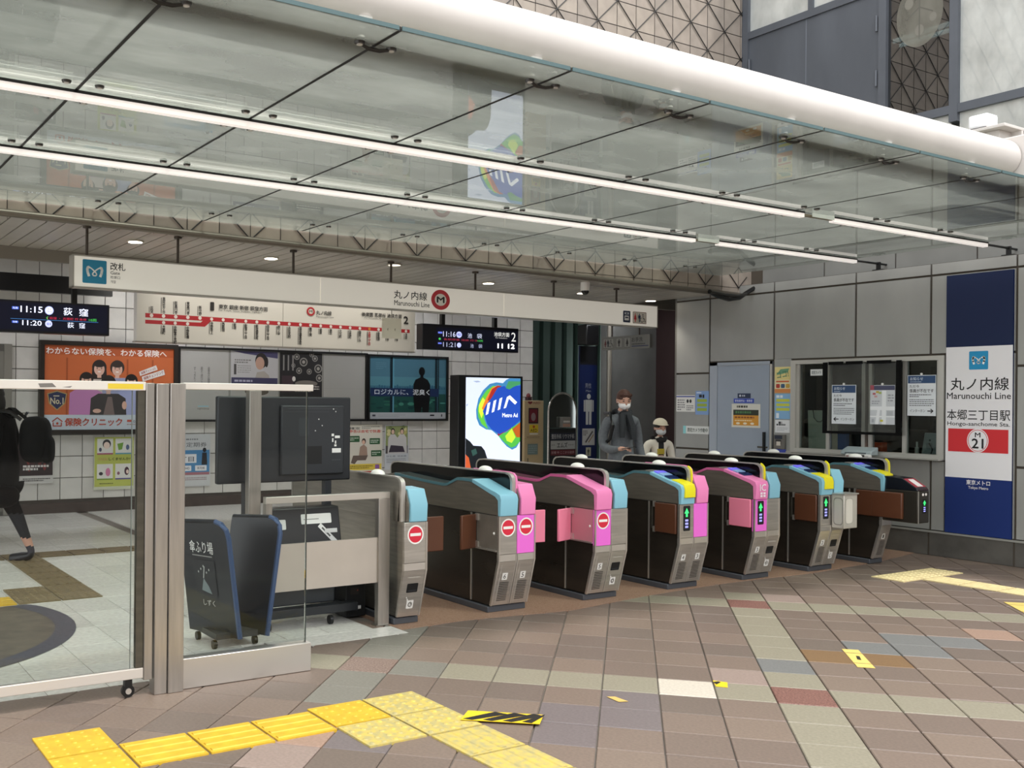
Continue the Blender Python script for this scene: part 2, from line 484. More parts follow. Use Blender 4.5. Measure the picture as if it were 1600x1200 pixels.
def floor_tape(name, pts, label, mats):
    t = MB().prz(pts, 0.001, 0.0025, mats[0])
    return t.build(name, None, label, 'tape')
TAPEY = M('#e6c020', 0.5)
a, b, c, d = Vector((2.90, 4.05)), Vector((3.20, 3.80)), Vector((3.31, 3.90)), Vector((3.02, 4.15))
for p in (a, b, c, d): p += Vector((0.02, 0.0))
tp = MB().prz([a, b, c, d], 0.012, 0.0145, TAPEY).build('hazard_tape', None, 'yellow and black striped tape stuck on floor beside the worn tactile tiles', 'tape')
st = Print((a.x, a.y, 0.0147), (b.x - a.x, b.y - a.y, 0), (d.x - a.x, d.y - a.y, 0), (0, 0, 1))
L, Wd = (b - a).length, (d - a).length
for k in range(4):
    x = L * (0.02 + k * 0.25)
    st.poly([(x, 0.1 * Wd), (min(L, x + 0.05), 0.0), (min(L, x + 0.20), Wd * 0.8), (min(L, x + 0.13), Wd)], '#1a1712')
st.build('stripe_print', tp)
pale_y = M('#dcbf6a', 0.55)
def mark(u, v, l, w, label):
    p = Vector((u, v, 0)); q = [p - DA * l / 2 - DB * w / 2, p - DA * l / 2 + DB * w / 2, p + DA * l / 2 + DB * w / 2, p + DA * l / 2 - DB * w / 2]
    o = MB().prz([(x.x, x.y) for x in q], 0.002, 0.004, pale_y).build('floor_tape', None, label, 'tape')
    pr = Print((p.x, p.y, 0.0042), tuple(DA), tuple(-DB), (0, 0, 1))
    pr.rect(-l * 0.3, -w * 0.5, -l * 0.28, w * 0.5, '#7d6f4a'); pr.poly([(-0.05, -0.01), (0.05, -0.02), (0.06, 0.0), (-0.04, 0.012)], '#2a251b'); pr.rect(l * 0.27, -w * 0.5, l * 0.29, w * 0.5, '#7d6f4a')
    pr.build('worn_print', o)
mark(5.83, 3.82, 0.46, 0.10, 'worn yellow tape mark lying across an orange floor stone')
mark(8.45, 4.08, 0.5, 0.2, 'worn yellow tape mark by the cream tactile strip near the office')
s1 = MB().prz([(4.62, 3.93), (4.66, 3.86), (4.58, 3.79), (4.54, 3.84)], 0.002, 0.004, TAPEY).build('tape_scrap', None, 'small yellow and black scrap of tape at the corner of the cream stone', 'tape')
pr = Print((4.6, 3.86, 0.0042), (1, 0, 0), (0, 1, 0), (0, 0, 1)); pr.poly([(-0.03, 0.0), (0.03, 0.02), (0.03, 0.04), (-0.01, 0.045)], '#1a1712'); pr.build('black_print', s1)
s2 = MB().prz([(3.86, 4.0), (3.9, 3.98), (3.9, 3.88), (3.85, 3.9)], 0.002, 0.0035, M('#c8a65e', 0.7)).build('tape_scrap', None, 'torn remains of tan tape on a mauve floor stone', 'tape')

# ------------------------------------------------------------------ back wall with its square tiles
WALLV = 14.19
wall_back = box('wall_back', 2.42, 11.80, WALLV + 0.012, WALLV + 0.3, 0, 3.6, M('#4a443d', 0.8), kind='structure')
WT = [M(c, 0.25, 0, 0.05, 4) for c in ('#cdcac3', '#c8c5be', '#d2cfc8')]
WT_ME = [slab_mesh('wall_tile', 0.292, 0.292, 0.02, m, 0.004) for m in WT]
for i in range(-2, 29):
    for k in range(0, 11):
        u, z = 3.06 + (i + 0.5) * 0.301, 0.184 + (k + 0.5) * 0.301
        if (3.25 < u < 9.7 and 1.42 < z < 2.2): continue
        put(random.choice(WT_ME), 'wall_tile', (u, WALLV, z), (math.pi / 2, 0, 0), wall_back)
box('baseboard_back', 2.42, 11.80, WALLV - 0.02, WALLV + 0.02, 0.002, 0.145, M('#40352f', 0.4, 0, 0.15, 12), kind='structure')
d1 = box('door_1', 1.2, 2.70, WALLV - 0.03, WALLV + 0.3, 0.002, 2.32, M('#5d5a54', 0.5), kind='structure')
MB().box(1.3, 2.60, WALLV - 0.05, WALLV - 0.03, 0.06, 2.22, M('#77746c', 0.45)).build('door_leaf', d1)
MB().box(2.60, 2.70, WALLV - 0.06, WALLV - 0.03, 0.01, 2.32, M('#8f8c84', 0.35, 0.4)).build('door_jamb', d1)
box('wall_left', -6, 2.42, WALLV + 0.012, WALLV + 0.3, 0, 3.6, M('#a39d90', 0.5), kind='structure')
box('trim_black_band', 0.5, 3.9, 13.6, 13.7, 2.99, 3.22, BLACK, kind='structure')

# ------------------------------------------------------------------ ceiling: long metal slats under the building
slab = box('ceiling', -6, 18, 8.66, 10.6, 3.19, 3.3, M('#2a2723', 0.8), kind='structure')
SL = [M(c, 0.35, 0.25, 0.06, 3) for c in ('#b3aca2', '#ada69c', '#b9b2a8')]
SLM = []
for m_ in SL:
    mb = MB().prx([(0, 0), (1.93, 0), (1.93, 0.03), (0, 0.03)], -0.0705, 0.0705, m_)
    me = bpy.data.meshes.new('ceiling_slat'); me.from_pydata(mb.v, [], mb.f); me.materials.append(m_); SLM.append(me)
def soffit(u): return 3.135 - 0.0128 * (u - 1.5)
for k in range(-3, 60):
    u = 1.45 + k * 0.1535
    if u > 10.5: break
    put(random.choice(SLM), 'ceiling_slat', (u, 8.66, soffit(u)), (0, 0.0128, 0), slab)
box('ceiling_rear', -6, 18, 10.6, 18, 3.56, 3.7, M('#8d877c', 0.6), kind='structure')
box('trim_ceiling_step', -6, 18, 10.58, 10.64, 3.0, 3.6, M('#7b746a', 0.6), kind='structure')
box('wall_far', -6, 22, 17.8, 18, 0, 3.7, M('#6d6a63', 0.6), kind='structure')

# ------------------------------------------------------------------ facade above the gates, with its lattice of rods
FV = 8.62
wall_facade = MB().pry([(-8, 3.16), (1.5, 3.140), (10.9, 3.018), (10.9, 9), (-8, 9)], FV + 0.012, FV + 0.06, M('#3a3632', 0.8))
wall_facade.box(-8, 10.9, FV + 0.06, FV + 0.5, 3.24, 9, M('#3a3632', 0.8))
wall_facade = wall_facade.build('wall_facade', kind='structure')
FP = [M(c, 0.6, 0, 0.10, 5, 0.1) for c in ('#9b8f84', '#958a80', '#a19589')]
FPM = [slab_mesh('facade_panel', 0.304, 0.289, 0.016, m, 0.003) for m in FP]
U0, CU, CZ, ZN = 1.906, 0.3085, 0.294, 3.09
rest = MB(); rods = MB()
RODM = M('#1d1b1a', 0.5)
for i in range(-16, 30):
    for k in range(0, 20):
        u, z = U0 + (i + 0.5) * CU, ZN + (k + 0.5) * CZ
        if u > 10.75: continue
        if (k < 2 and u > 1.2) or (k >= 8 and k < 14 and u > 6.2):
            if k == 0:
                zb = soffit(u) + 0.006
                me = slab_mesh('facade_panel', 0.304, ZN + CZ - 0.004 - zb, 0.016, random.choice(FP), 0.003)
                put(me, 'facade_panel', (u, FV, (zb + ZN + CZ - 0.004) / 2), (math.pi / 2, 0, 0), wall_facade)
            else:
                put(random.choice(FPM), 'facade_panel', (u, FV, z), (math.pi / 2, 0, 0), wall_facade)
        else:
            rest.box(u - 0.149, u + 0.149, FV, FV + 0.016, max(z - 0.144, soffit(u) + 0.01), z + 0.144, random.choice(FP))
rest.build('facade_panel', wall_facade, kind='stuff', merge=False)
r_ = 0.0045
for n in range(-9, 31):                                    # the two sets of sloping rods, nodes every second panel
    for sg in (1, -1):
        u0 = U0 + n * 2 * CU
        pts = []
        for k in (0, 21):
            pts.append((u0 + sg * k * CU, ZN + k * CZ))
        (ua, za), (ub, zb) = pts
        if sg > 0 and ub > 10.7:
            if ua > 10.7: continue
            t = (10.7 - ua) / (ub - ua); ub, zb = 10.7, za + (zb - za) * t
        if sg < 0 and ua > 10.7:
            if ub > 10.7: continue
            t = (ua - 10.7) / (ua - ub); ua, za = 10.7, za + (zb - za) * t
        rods.cyl((ua, FV - 0.010, za), (ub, FV - 0.010, zb), r_ + 0.0015, RODM, 5)
for k in range(0, 21):
    rods.cyl((-8, FV - 0.002, ZN + k * CZ), (10.7, FV - 0.002, ZN + k * CZ), 0.0022, RODM, 5)
for i in range(-16, 30):
    if U0 + i * CU < 10.7: rods.cyl((U0 + i * CU, FV - 0.004, 3.06), (U0 + i * CU, FV - 0.004, 9), 0.0018, RODM, 5)
rods.build('lattice', wall_facade, kind='stuff', merge=False)
MB().tube([(-6, FV - 0.03, soffit(-6) - 0.025), (1.5, FV - 0.03, soffit(1.5) - 0.025), (10.55, FV - 0.03, soffit(10.55) - 0.025)], 0.032, M('#6f675d', 0.35, 0.4), 12).build('trim_gutter', kind='structure')
box('trim_gutter_edge', -6, 10.55, FV + 0.0, FV + 0.03, 3.0, 3.02, RODM, kind='structure') if False else None

# ------------------------------------------------------------------ office wall on the right
WU = 10.57
wr = MB()
PANEL = [M(c, 0.42, 0.15, 0.06, 2.5, 0, 0, (1, 1, 0.4)) for c in ('#9d9d99', '#a0a09c', '#9a9a96')]
JOINT = M('#4a4238', 0.7)
wr.box(WU + 0.02, WU + 0.25, -2, 5.95, 0, 3.12, JOINT).box(WU + 0.02, WU + 0.25, 5.95, 7.83, 0, 1.03, JOINT).box(WU + 0.02, WU + 0.25, 5.95, 7.83, 2.135, 3.12, JOINT)
wr.box(WU + 0.02, WU + 0.25, 7.83, 9.675, 0, 3.12, JOINT)
wall_right = wr.build('wall_right', kind='structure')
def wpan(v0, v1, z0, z1, g=0.013):
    o = MB().box(WU, WU + 0.019, v0 + g, v1 - g, z0 + g, z1 - g, random.choice(PANEL)).build('wall_panel', wall_right)
VJ = [9.675, 9.09, 8.09, 6.99, 6.115, 5.245, 4.35, 3.45, 2.5, 1.5, 0.5, -0.5]
for v1, v0 in zip(VJ, VJ[1:]):
    wpan(v0, v1, 2.995, 3.125, 0.010)
    if v1 == 9.675:
        wpan(v0, v1, 2.005, 2.995); wpan(v0, v1, 0.99, 2.005); wpan(v0, v1, 0.26, 0.99)
    elif v1 in (9.09, 8.09):
        wpan(v0, v1, 2.145, 2.995)
    elif v1 == 6.99: wpan(v0, v1, 2.145, 2.995)
    elif v1 == 6.115: wpan(v0, v1, 2.145, 2.995); wpan(v0, 5.945, 0.26, 2.145)
    else:
        wpan(v0, v1, 2.005, 2.995); wpan(v0, v1, 0.99, 2.005); wpan(v0, v1, 0.26, 0.99)
wpan(7.835, 8.085, 0.26, 2.160, 0.004)
for v1, v0 in ((7.83, 6.99), (6.99, 6.105), (6.105, 5.945)): wpan(v0, v1, 0.26, 1.02)
SK = M('#57544f', 0.45, 0, 0.2, 5)
bb = MB().box(WU - 0.03, WU + 0.02, -2, 8.09, 0.002, 0.245, JOINT).build('baseboard_right', kind='structure')
for a_, b_ in ((8.09, 6.995), (6.985, 6.11), (6.09, 5.245), (5.225, 4.35), (4.33, 3.45), (3.43, 1.0)):
    MB().box(WU - 0.036, WU - 0.03, b_, a_, 0.004, 0.245, SK).build('baseboard_panel', bb)
MB().box(WU - 0.045, WU + 0.0, -2, 8.09, 0.245, 0.262, M('#a09e98', 0.4, 0.2)).build('ledge', bb)
box('wall_office_side', WU + 0.0, WU + 3.2, 9.66, 9.69, 0, 3.12, M('#6a6963', 0.5), kind='structure')
box('wall_passage_end', 13.9, 14.3, 9.7, 13.35, 0, 3.6, M('#2a1614', 0.7), kind='structure')
box('wall_passage', 12.66, 13.95, 13.2, 13.35, 0, 3.5, M('#7a7a76', 0.45, 0.2, 0.12, 2), kind='structure')
MB().cyl((12.70, 13.17, 0), (12.70, 13.17, 3.3), 0.045, M('#8e887c', 0.35, 0.4), 16).build('column_passage', kind='structure')
# strip above the office wall, up to the upper windows
wu2 = MB().box(10.80, 11.0, -2, FV + 0.02, 3.0, 4.72, JOINT).build('wall_upper', kind='structure')
UP = [M(c, 0.5, 0.1, 0.06, 3) for c in ('#7d7d79', '#80807c')]
for v1, v0 in zip([8.44, 7.55, 6.65, 5.75, 4.85, 3.95, 3.05, 2.15], [7.55, 6.65, 5.75, 4.85, 3.95, 3.05, 2.15, 1.2]):
    MB().box(10.785, 10.80, v0 + 0.008, v1 - 0.008, 3.01, 3.40, random.choice(UP)).box(10.785, 10.80, v0 + 0.008, v1 - 0.008, 3.416, 4.70, random.choice(UP)).build('upper_panel', wu2)
box('trim_wall_cap', WU + 0.03, 10.78, -2, FV, 3.06, 3.124, M('#6b6964', 0.7), kind='structure')

# upper glazing in grey-blue frames
CUU = 10.60
FR = M('#595d64', 0.45, 0.2, 0.06, 4)
DOORM = M('#565a61', 0.5, 0.15, 0.12, 2.2, 0, 0, (1, 1, 0.3))
PANE = glass_mat('frosted_glass', '#b9bdb8', 1.5, 0.8, '#dfe1dc', base_gloss=0.12, through=0.15)
DARKPANE = glass_mat('upper_glass', '#6a7272', 1.5, 0.0, base_gloss=0.14)
win = MB()
for v in (8.57, 6.70, 5.90, 4.4, 2.9):
    win.box(CUU - 0.03, CUU + 0.10, v - 0.045, v + 0.045, 4.6 if v < 6.8 else 4.6, 8.6, FR)
for v0, v1, z in ((8.57, 6.70, 6.31), (6.70, 5.90, 4.735), (5.90, 4.4, 4.735), (4.4, 2.9, 4.735)):
    win.box(CUU - 0.025, CUU + 0.09, v1, v0, z - 0.045, z + 0.045, FR)
win.box(CUU - 0.02, CUU + 0.09, 7.60, 7.66, 6.31, 8.6, FR)
win = win.build('window_1', kind='structure')
for v0, v1, z0, z1 in ((8.525, 7.66, 6.355, 8.6), (7.60, 6.745, 6.355, 8.6), (6.655, 5.945, 4.78, 8.6), (6.655, 5.945, 4.2, 4.69), (5.855, 4.445, 4.78, 8.6), (5.855, 4.445, 4.2, 4.69), (4.355, 2.9, 4.78, 8.6), (4.355, 2.9, 4.2, 4.69)):
    MB().box(CUU + 0.02, CUU + 0.035, v1, v0, z0, z1, DARKPANE if (v0 == 6.655 and z0 == 4.78) else PANE).build('pane', win)
for v0, v1 in ((8.525, 7.70), (7.69, 6.745)):
    MB().box(CUU + 0.0, CUU + 0.05, v1, v0, 4.3, 6.265, DOORM).build('infill_panel', win)
for v in (8.50, 6.77):
    for z in (5.82, 5.2): MB().cyl((CUU - 0.03, v, z), (CUU - 0.03, v, z + 0.18), 0.014, FR, 8).build('hinge', win)
MB().box(CUU + 0.0, CUU + 0.05, 7.69, 7.70, 4.3, 6.265, M('#6d737d', 0.5)).build('panel_joint', win)
box('wall_upper_room', 12.9, 13.1, 2, 8.6, 4.2, 8.7, M('#5a5e5c', 0.7), kind='structure')
box('ceiling_upper_room', 10.7, 13.1, 2, 8.6, 6.9, 7.0, M('#84867f', 0.7), kind='structure')
box('floor_upper_room', 10.7, 13.1, 2, 8.6, 4.1, 4.2, M('#55534e', 0.7), kind='structure')
lt = thing('tube_lamp', 'pair of lit white tubes hanging inside the upstairs window', 'lamp', (11.6, 6.8, 5.95))
box('lamp_housing', 11.45, 11.75, 6.40, 7.20, 6.02, 6.06, WHITE, lt)
for x in (11.5, 11.7): MB().cyl((x, 6.42, 6.0), (x, 7.18, 6.0), 0.026, M('#ffffff', 0.5, emit=2.5), 8).build('lamp_tube', lt)
for y in (6.6, 7.0): MB().cyl((11.6, y, 6.06), (11.6, y, 6.9), 0.008, WHITE, 6).build('rod', lt)

pr = PU(CUU + 0.0192)
MB().add([(CUU + 0.0195, 6.30 + 0.26 * math.cos(i * math.pi / 18), 5.88 + 0.36 * math.sin(i * math.pi / 18)) for i in range(36)], [list(range(36))], glass_mat('decal_film', '#d8d8d0', 1.3, 0.45, '#aba89c', through=0.2)).build('decal_film', win)
for q in ((-6.42, 6.02, .05), (-6.2, 6.08, .06), (-6.3, 5.7, .05), (-6.15, 5.8, .04)): pr.ell(q[0], q[1], q[2], q[2] * 1.2, '#77746a', 14)
pr.line([(-6.45, 5.85), (-6.3, 5.95), (-6.15, 5.86)], 0.015, '#5c5a52'); pr.line([(-6.3, 5.6), (-6.3, 6.15)], 0.015, '#5c5a52')
pr.build('decal_print', win)

# ------------------------------------------------------------------ the street behind: buildings that hem in the sky
box('wall_street', -30, 34, -19, -18.5, 0, 6.5, M('#77716a', 0.8), kind='structure')

# ================================================================== CANOPY
GZ = 3.22
can = thing('glass_canopy', 'long clear glass canopy of bolted panels over the gates', 'canopy', (5, 6, GZ))
vr = [(3.705, 5.352), (5.368, 6.752), (6.768, FV - 0.015)]
uj = [2.315 + 0.985 * n for n in range(-4, 9)]
gm = {}
for a_, b_ in zip(uj, uj[1:]):
    b_ = min(b_, 10.52)
    for v0, v1 in vr:
        MB().box(a_ + 0.009, b_ - 0.009, v0, v1, GZ, GZ + 0.019, CANOPY_GLASS).build('glass_panel', can)
SEAL = M('#151515', 0.6)
for u in uj[1:-1]:
    MB().box(u - 0.0085, u + 0.0085, 3.71, FV - 0.02, GZ - 0.001, GZ + 0.020, SEAL).build('seal', can)
EDGE = M('#486062', 0.6, 0, 0)
for a_, b_ in zip(uj, uj[1:]):
    MB().box(a_ + 0.008, min(b_, 10.52) - 0.008, 3.699, 3.7045, GZ, GZ + 0.019, EDGE).build('glass_edge', can)
CAP = M('#3c3a37', 0.3, 0.7)
fitm = MB().cyl((0, 0, -0.012), (0, 0, -0.001), 0.022, CAP, 14, 0.025).cyl((0, 0, -0.016), (0, 0, -0.0118), 0.014, M('#d9d5cd', 0.25, 0.5), 12)
fme = bpy.data.meshes.new('bolt_cap'); fme.from_pydata(fitm.v, [], fitm.f)
for m_ in fitm.mats: fme.materials.append(m_)
fme.polygons.foreach_set('material_index', fitm.mi)
pst = MB().cyl((0, 0, 0.021), (0, 0, 0.10), 0.016, WHITE, 10)
pme = bpy.data.meshes.new('bolt_post'); pme.from_pydata(pst.v, [], pst.f); pme.materials.append(WHITE)
for u in uj[1:-1]:
    for v in (3.915, 5.20, 5.52, 6.60, 6.92, 8.22):
        for s_ in (-0.084, 0.084):
            put(fme, 'bolt_cap', (u + s_, v, GZ), (0, 0, 0), can)
            if v < 8: put(pme, 'bolt_post', (u + s_, v, GZ), (0, 0, 0), can)
    MB().tube([(u - 0.084, 3.915, GZ - 0.008), (u - 0.03, 3.93, GZ - 0.018), (u + 0.03, 3.93, GZ - 0.018), (u + 0.084, 3.915, GZ - 0.008)], [0.006, 0.009, 0.009, 0.006], CAP, 6).build('spider_arm', can)

BEAM = M('#cbc5bf', 0.4, 0, 0.03, 4)
beam = thing('support_beam', 'thick white round beam running along the canopy edge', 'beam', (2, 3.95, 3.3))
MB().cyl((-8, 3.95, 3.425), (7.72, 3.95, 3.425), 0.142, BEAM, 40).build('tube', beam)
for u in uj[1:-1]:
    if u < 7.8:
        MB().cyl((u - 0.084, 3.905, GZ + 0.02), (u - 0.084, 3.895, GZ + 0.045), 0.017, WHITE, 12).cyl((u - 0.084, 3.895, GZ + 0.045), (u - 0.084, 3.885, GZ + 0.10), 0.018, WHITE, 14, 0.044).build('post', beam)
bk = thing('beam_bracket', 'white steel bracket carrying the end of the round canopy beam', 'bracket', (8.2, 3.95, 3.24))
MB().box(7.725, 7.75, 3.78, 4.12, 3.245, 3.58, BEAM).box(7.75, 8.7, 3.82, 4.08, 3.26, 3.55, BEAM).build('bracket_plate', bk, bevel=0.008)
MB().box(8.28, 9.2, 4.25, 4.55, 3.66, 3.80, BEAM).box(8.20, 9.3, 4.17, 4.63, 3.80, 3.825, BEAM).build('ledge', bk, bevel=0.004)
MB().box(8.45, 8.48, 4.17, 4.25, 3.66, 3.80, BEAM).build('rib', bk)
MB().tube([(8.2, 4.3, 3.58), (8.5, 4.2, 3.61), (9.2, 4.2, 3.63)], 0.03, M('#7c766e', 0.4, 0.3), 8).build('cable_pipe', bk)
sp = box('flood_lamp', 8.24, 8.40, 4.32, 4.48, 3.84, 3.95, M('#e9eaec', 0.4), label='small white box lamp on the ledge above the beam bracket', cat='lamp', bevel=0.02)
MB().box(8.25, 8.70, 4.34, 4.46, 3.826, 3.842, BLACK).build('mount', sp)

RAIL = M('#f4ede8', 0.35, emit=0.30)
def rail(v, spans, end, label):
    t = thing('light_rail', label, 'lamp', (4, v, 3.16))
    for a_, b_ in spans:
        MB().box(a_, b_, v - 0.024, v + 0.024, 3.172, 3.2185, RAIL).build('lamp_strip', t)
        MB().box(a_, b_, v - 0.031, v - 0.025, 3.204, GZ - 0.001, BLACK).build('mounting_channel', t)
    for (a_, b_), (c_, d_) in zip(spans, spans[1:]):
        MB().box(b_ + 0.002, c_ - 0.002, v - 0.012, v + 0.012, 3.185, 3.205, M('#8b806e', 0.4, 0.4)).build('coupling', t)
        MB().box(c_ - 0.30, c_ - 0.002, v - 0.03, v - 0.025, 3.185, GZ - 0.002, M('#dfe4df', 0.2)).build('cover_plate', t)
    MB().cyl((end, v, 3.20), (10.79, v, 3.20), 0.012, BLACK, 8).build('end_rod', t)
    MB().box(10.62, 10.65, v - 0.02, v + 0.02, 3.127, GZ - 0.002, BLACK).box(10.61, 10.67, v - 0.06, v + 0.06, 3.1255, 3.135, BLACK).build('wall_bracket', t)
rail(5.36, ((-2.5, 7.35), (7.75, 10.2)), 10.2, 'white lamp strip under the canopy glass, the one closer to the street')
rail(6.76, ((-2.5, 7.62), (7.95, 10.2)), 10.2, 'white lamp strip under the canopy glass, the one closer to the lattice facade')

# ================================================================== TICKET GATES
BLUE, PINK, MAG = M('#86bdd0', 0.4), M('#ee86bb', 0.4), M('#ef6fd6', 0.4)
TEAL_TRIM, PINK_TRIM = M('#4f7a84', 0.4), M('#d7659c', 0.4)
YELLOW, FLAP_B, FLAP_P = M('#ecdf18', 0.4), M('#5b3522', 0.4), M('#f58aa6', 0.4)
SIDE_LO = M('#352f29', 0.25, 0.3, 0.15, 3, 0, 0, (1, 1, 4))
SIDE_UP = M('#7c756b', 0.30, 0.45, 0.10, 4, 0, 0, (1, 1, 10))
FACE = M('#c4bfb8', 0.30, 0.8, 0.08, 4, 0, 0, (1, 1, 14))
FACE_LT = M('#d6d1ca', 0.30, 0.8)
PLINTH, DOME = M('#53565c', 0.4, 0.3), M('#f2efe8', 0.4)
W = 0.34
LEFT_TOP = [(5.915, 0.745), (5.905, 0.865), (5.918, 0.895), (5.96, 0.912), (6.02, 0.922), (6.27, 0.996), (6.30, 1.0), (6.46, 0.999), (6.60, 0.945), (6.66, 0.938), (6.90, 0.947), (7.40, 0.975), (7.68, 0.93), (7.72, 0.90), (7.72, 0.745)]
RIGHT_TOP = [(5.93, 0.745), (5.925, 0.87), (5.965, 0.965), (6.10, 0.972), (6.50, 0.955), (6.95, 0.945), (7.05, 0.95), (7.18, 0.998), (7.36, 0.998), (7.62, 0.922), (7.70, 0.905), (7.72, 0.745)]
BARRIER = [(6.02, 0.745), (6.02, 0.90), (5.985, 0.96), (5.978, 1.0), (5.985, 1.028), (6.01, 1.047), (6.05, 1.055), (7.60, 1.055), (7.67, 1.048), (7.70, 1.03), (7.715, 1.0), (7.715, 0.745)]

def no_entry(pr, cx, cy, r):
    pr.ell(cx, cy, r, r, '#f3eeea', 28); pr.ell(cx, cy, r * 0.84, r * 0.84, '#d8283f', 28); pr.rect(cx - r * 0.66, cy - r * 0.15, cx + r * 0.66, cy + r * 0.15, '#f3eeea')

def arrow_panel(pr, x0, y0, x1, y1):
    w, h = x1 - x0, y1 - y0
    pr.rrect(x0, y0, x1, y1, w * 0.12, '#0d0d10')
    cx = (x0 + x1) / 2
    g = '#35d06a'
    pr.poly([(cx, y1 - h * 0.08), (cx + w * 0.34, y1 - h * 0.30), (cx + w * 0.14, y1 - h * 0.30), (cx + w * 0.14, y1 - h * 0.44), (cx - w * 0.14, y1 - h * 0.44), (cx - w * 0.14, y1 - h * 0.30), (cx - w * 0.34, y1 - h * 0.30)], g, 0.7)
    for k in range(3): pr.rect(x0 + w * 0.28, y0 + h * (0.12 + 0.13 * k), x1 - w * 0.28, y0 + h * (0.20 + 0.13 * k), '#8f8fe0', 0.5)

def flap(u0, v0, u1, v1, z0, z1, mat, parent, name='flap_door'):
    d = Vector((u1 - u0, v1 - v0, 0)).normalized(); nn = Vector((-d.y, d.x, 0)) * 0.011
    p, q = Vector((u0, v0, 0)), Vector((u1, v1, 0))
    return MB().prz([(p + nn).xy, (q + nn).xy, (q - nn).xy, (p - nn).xy], z0, z1, mat).build(name, parent, bevel=0.006)

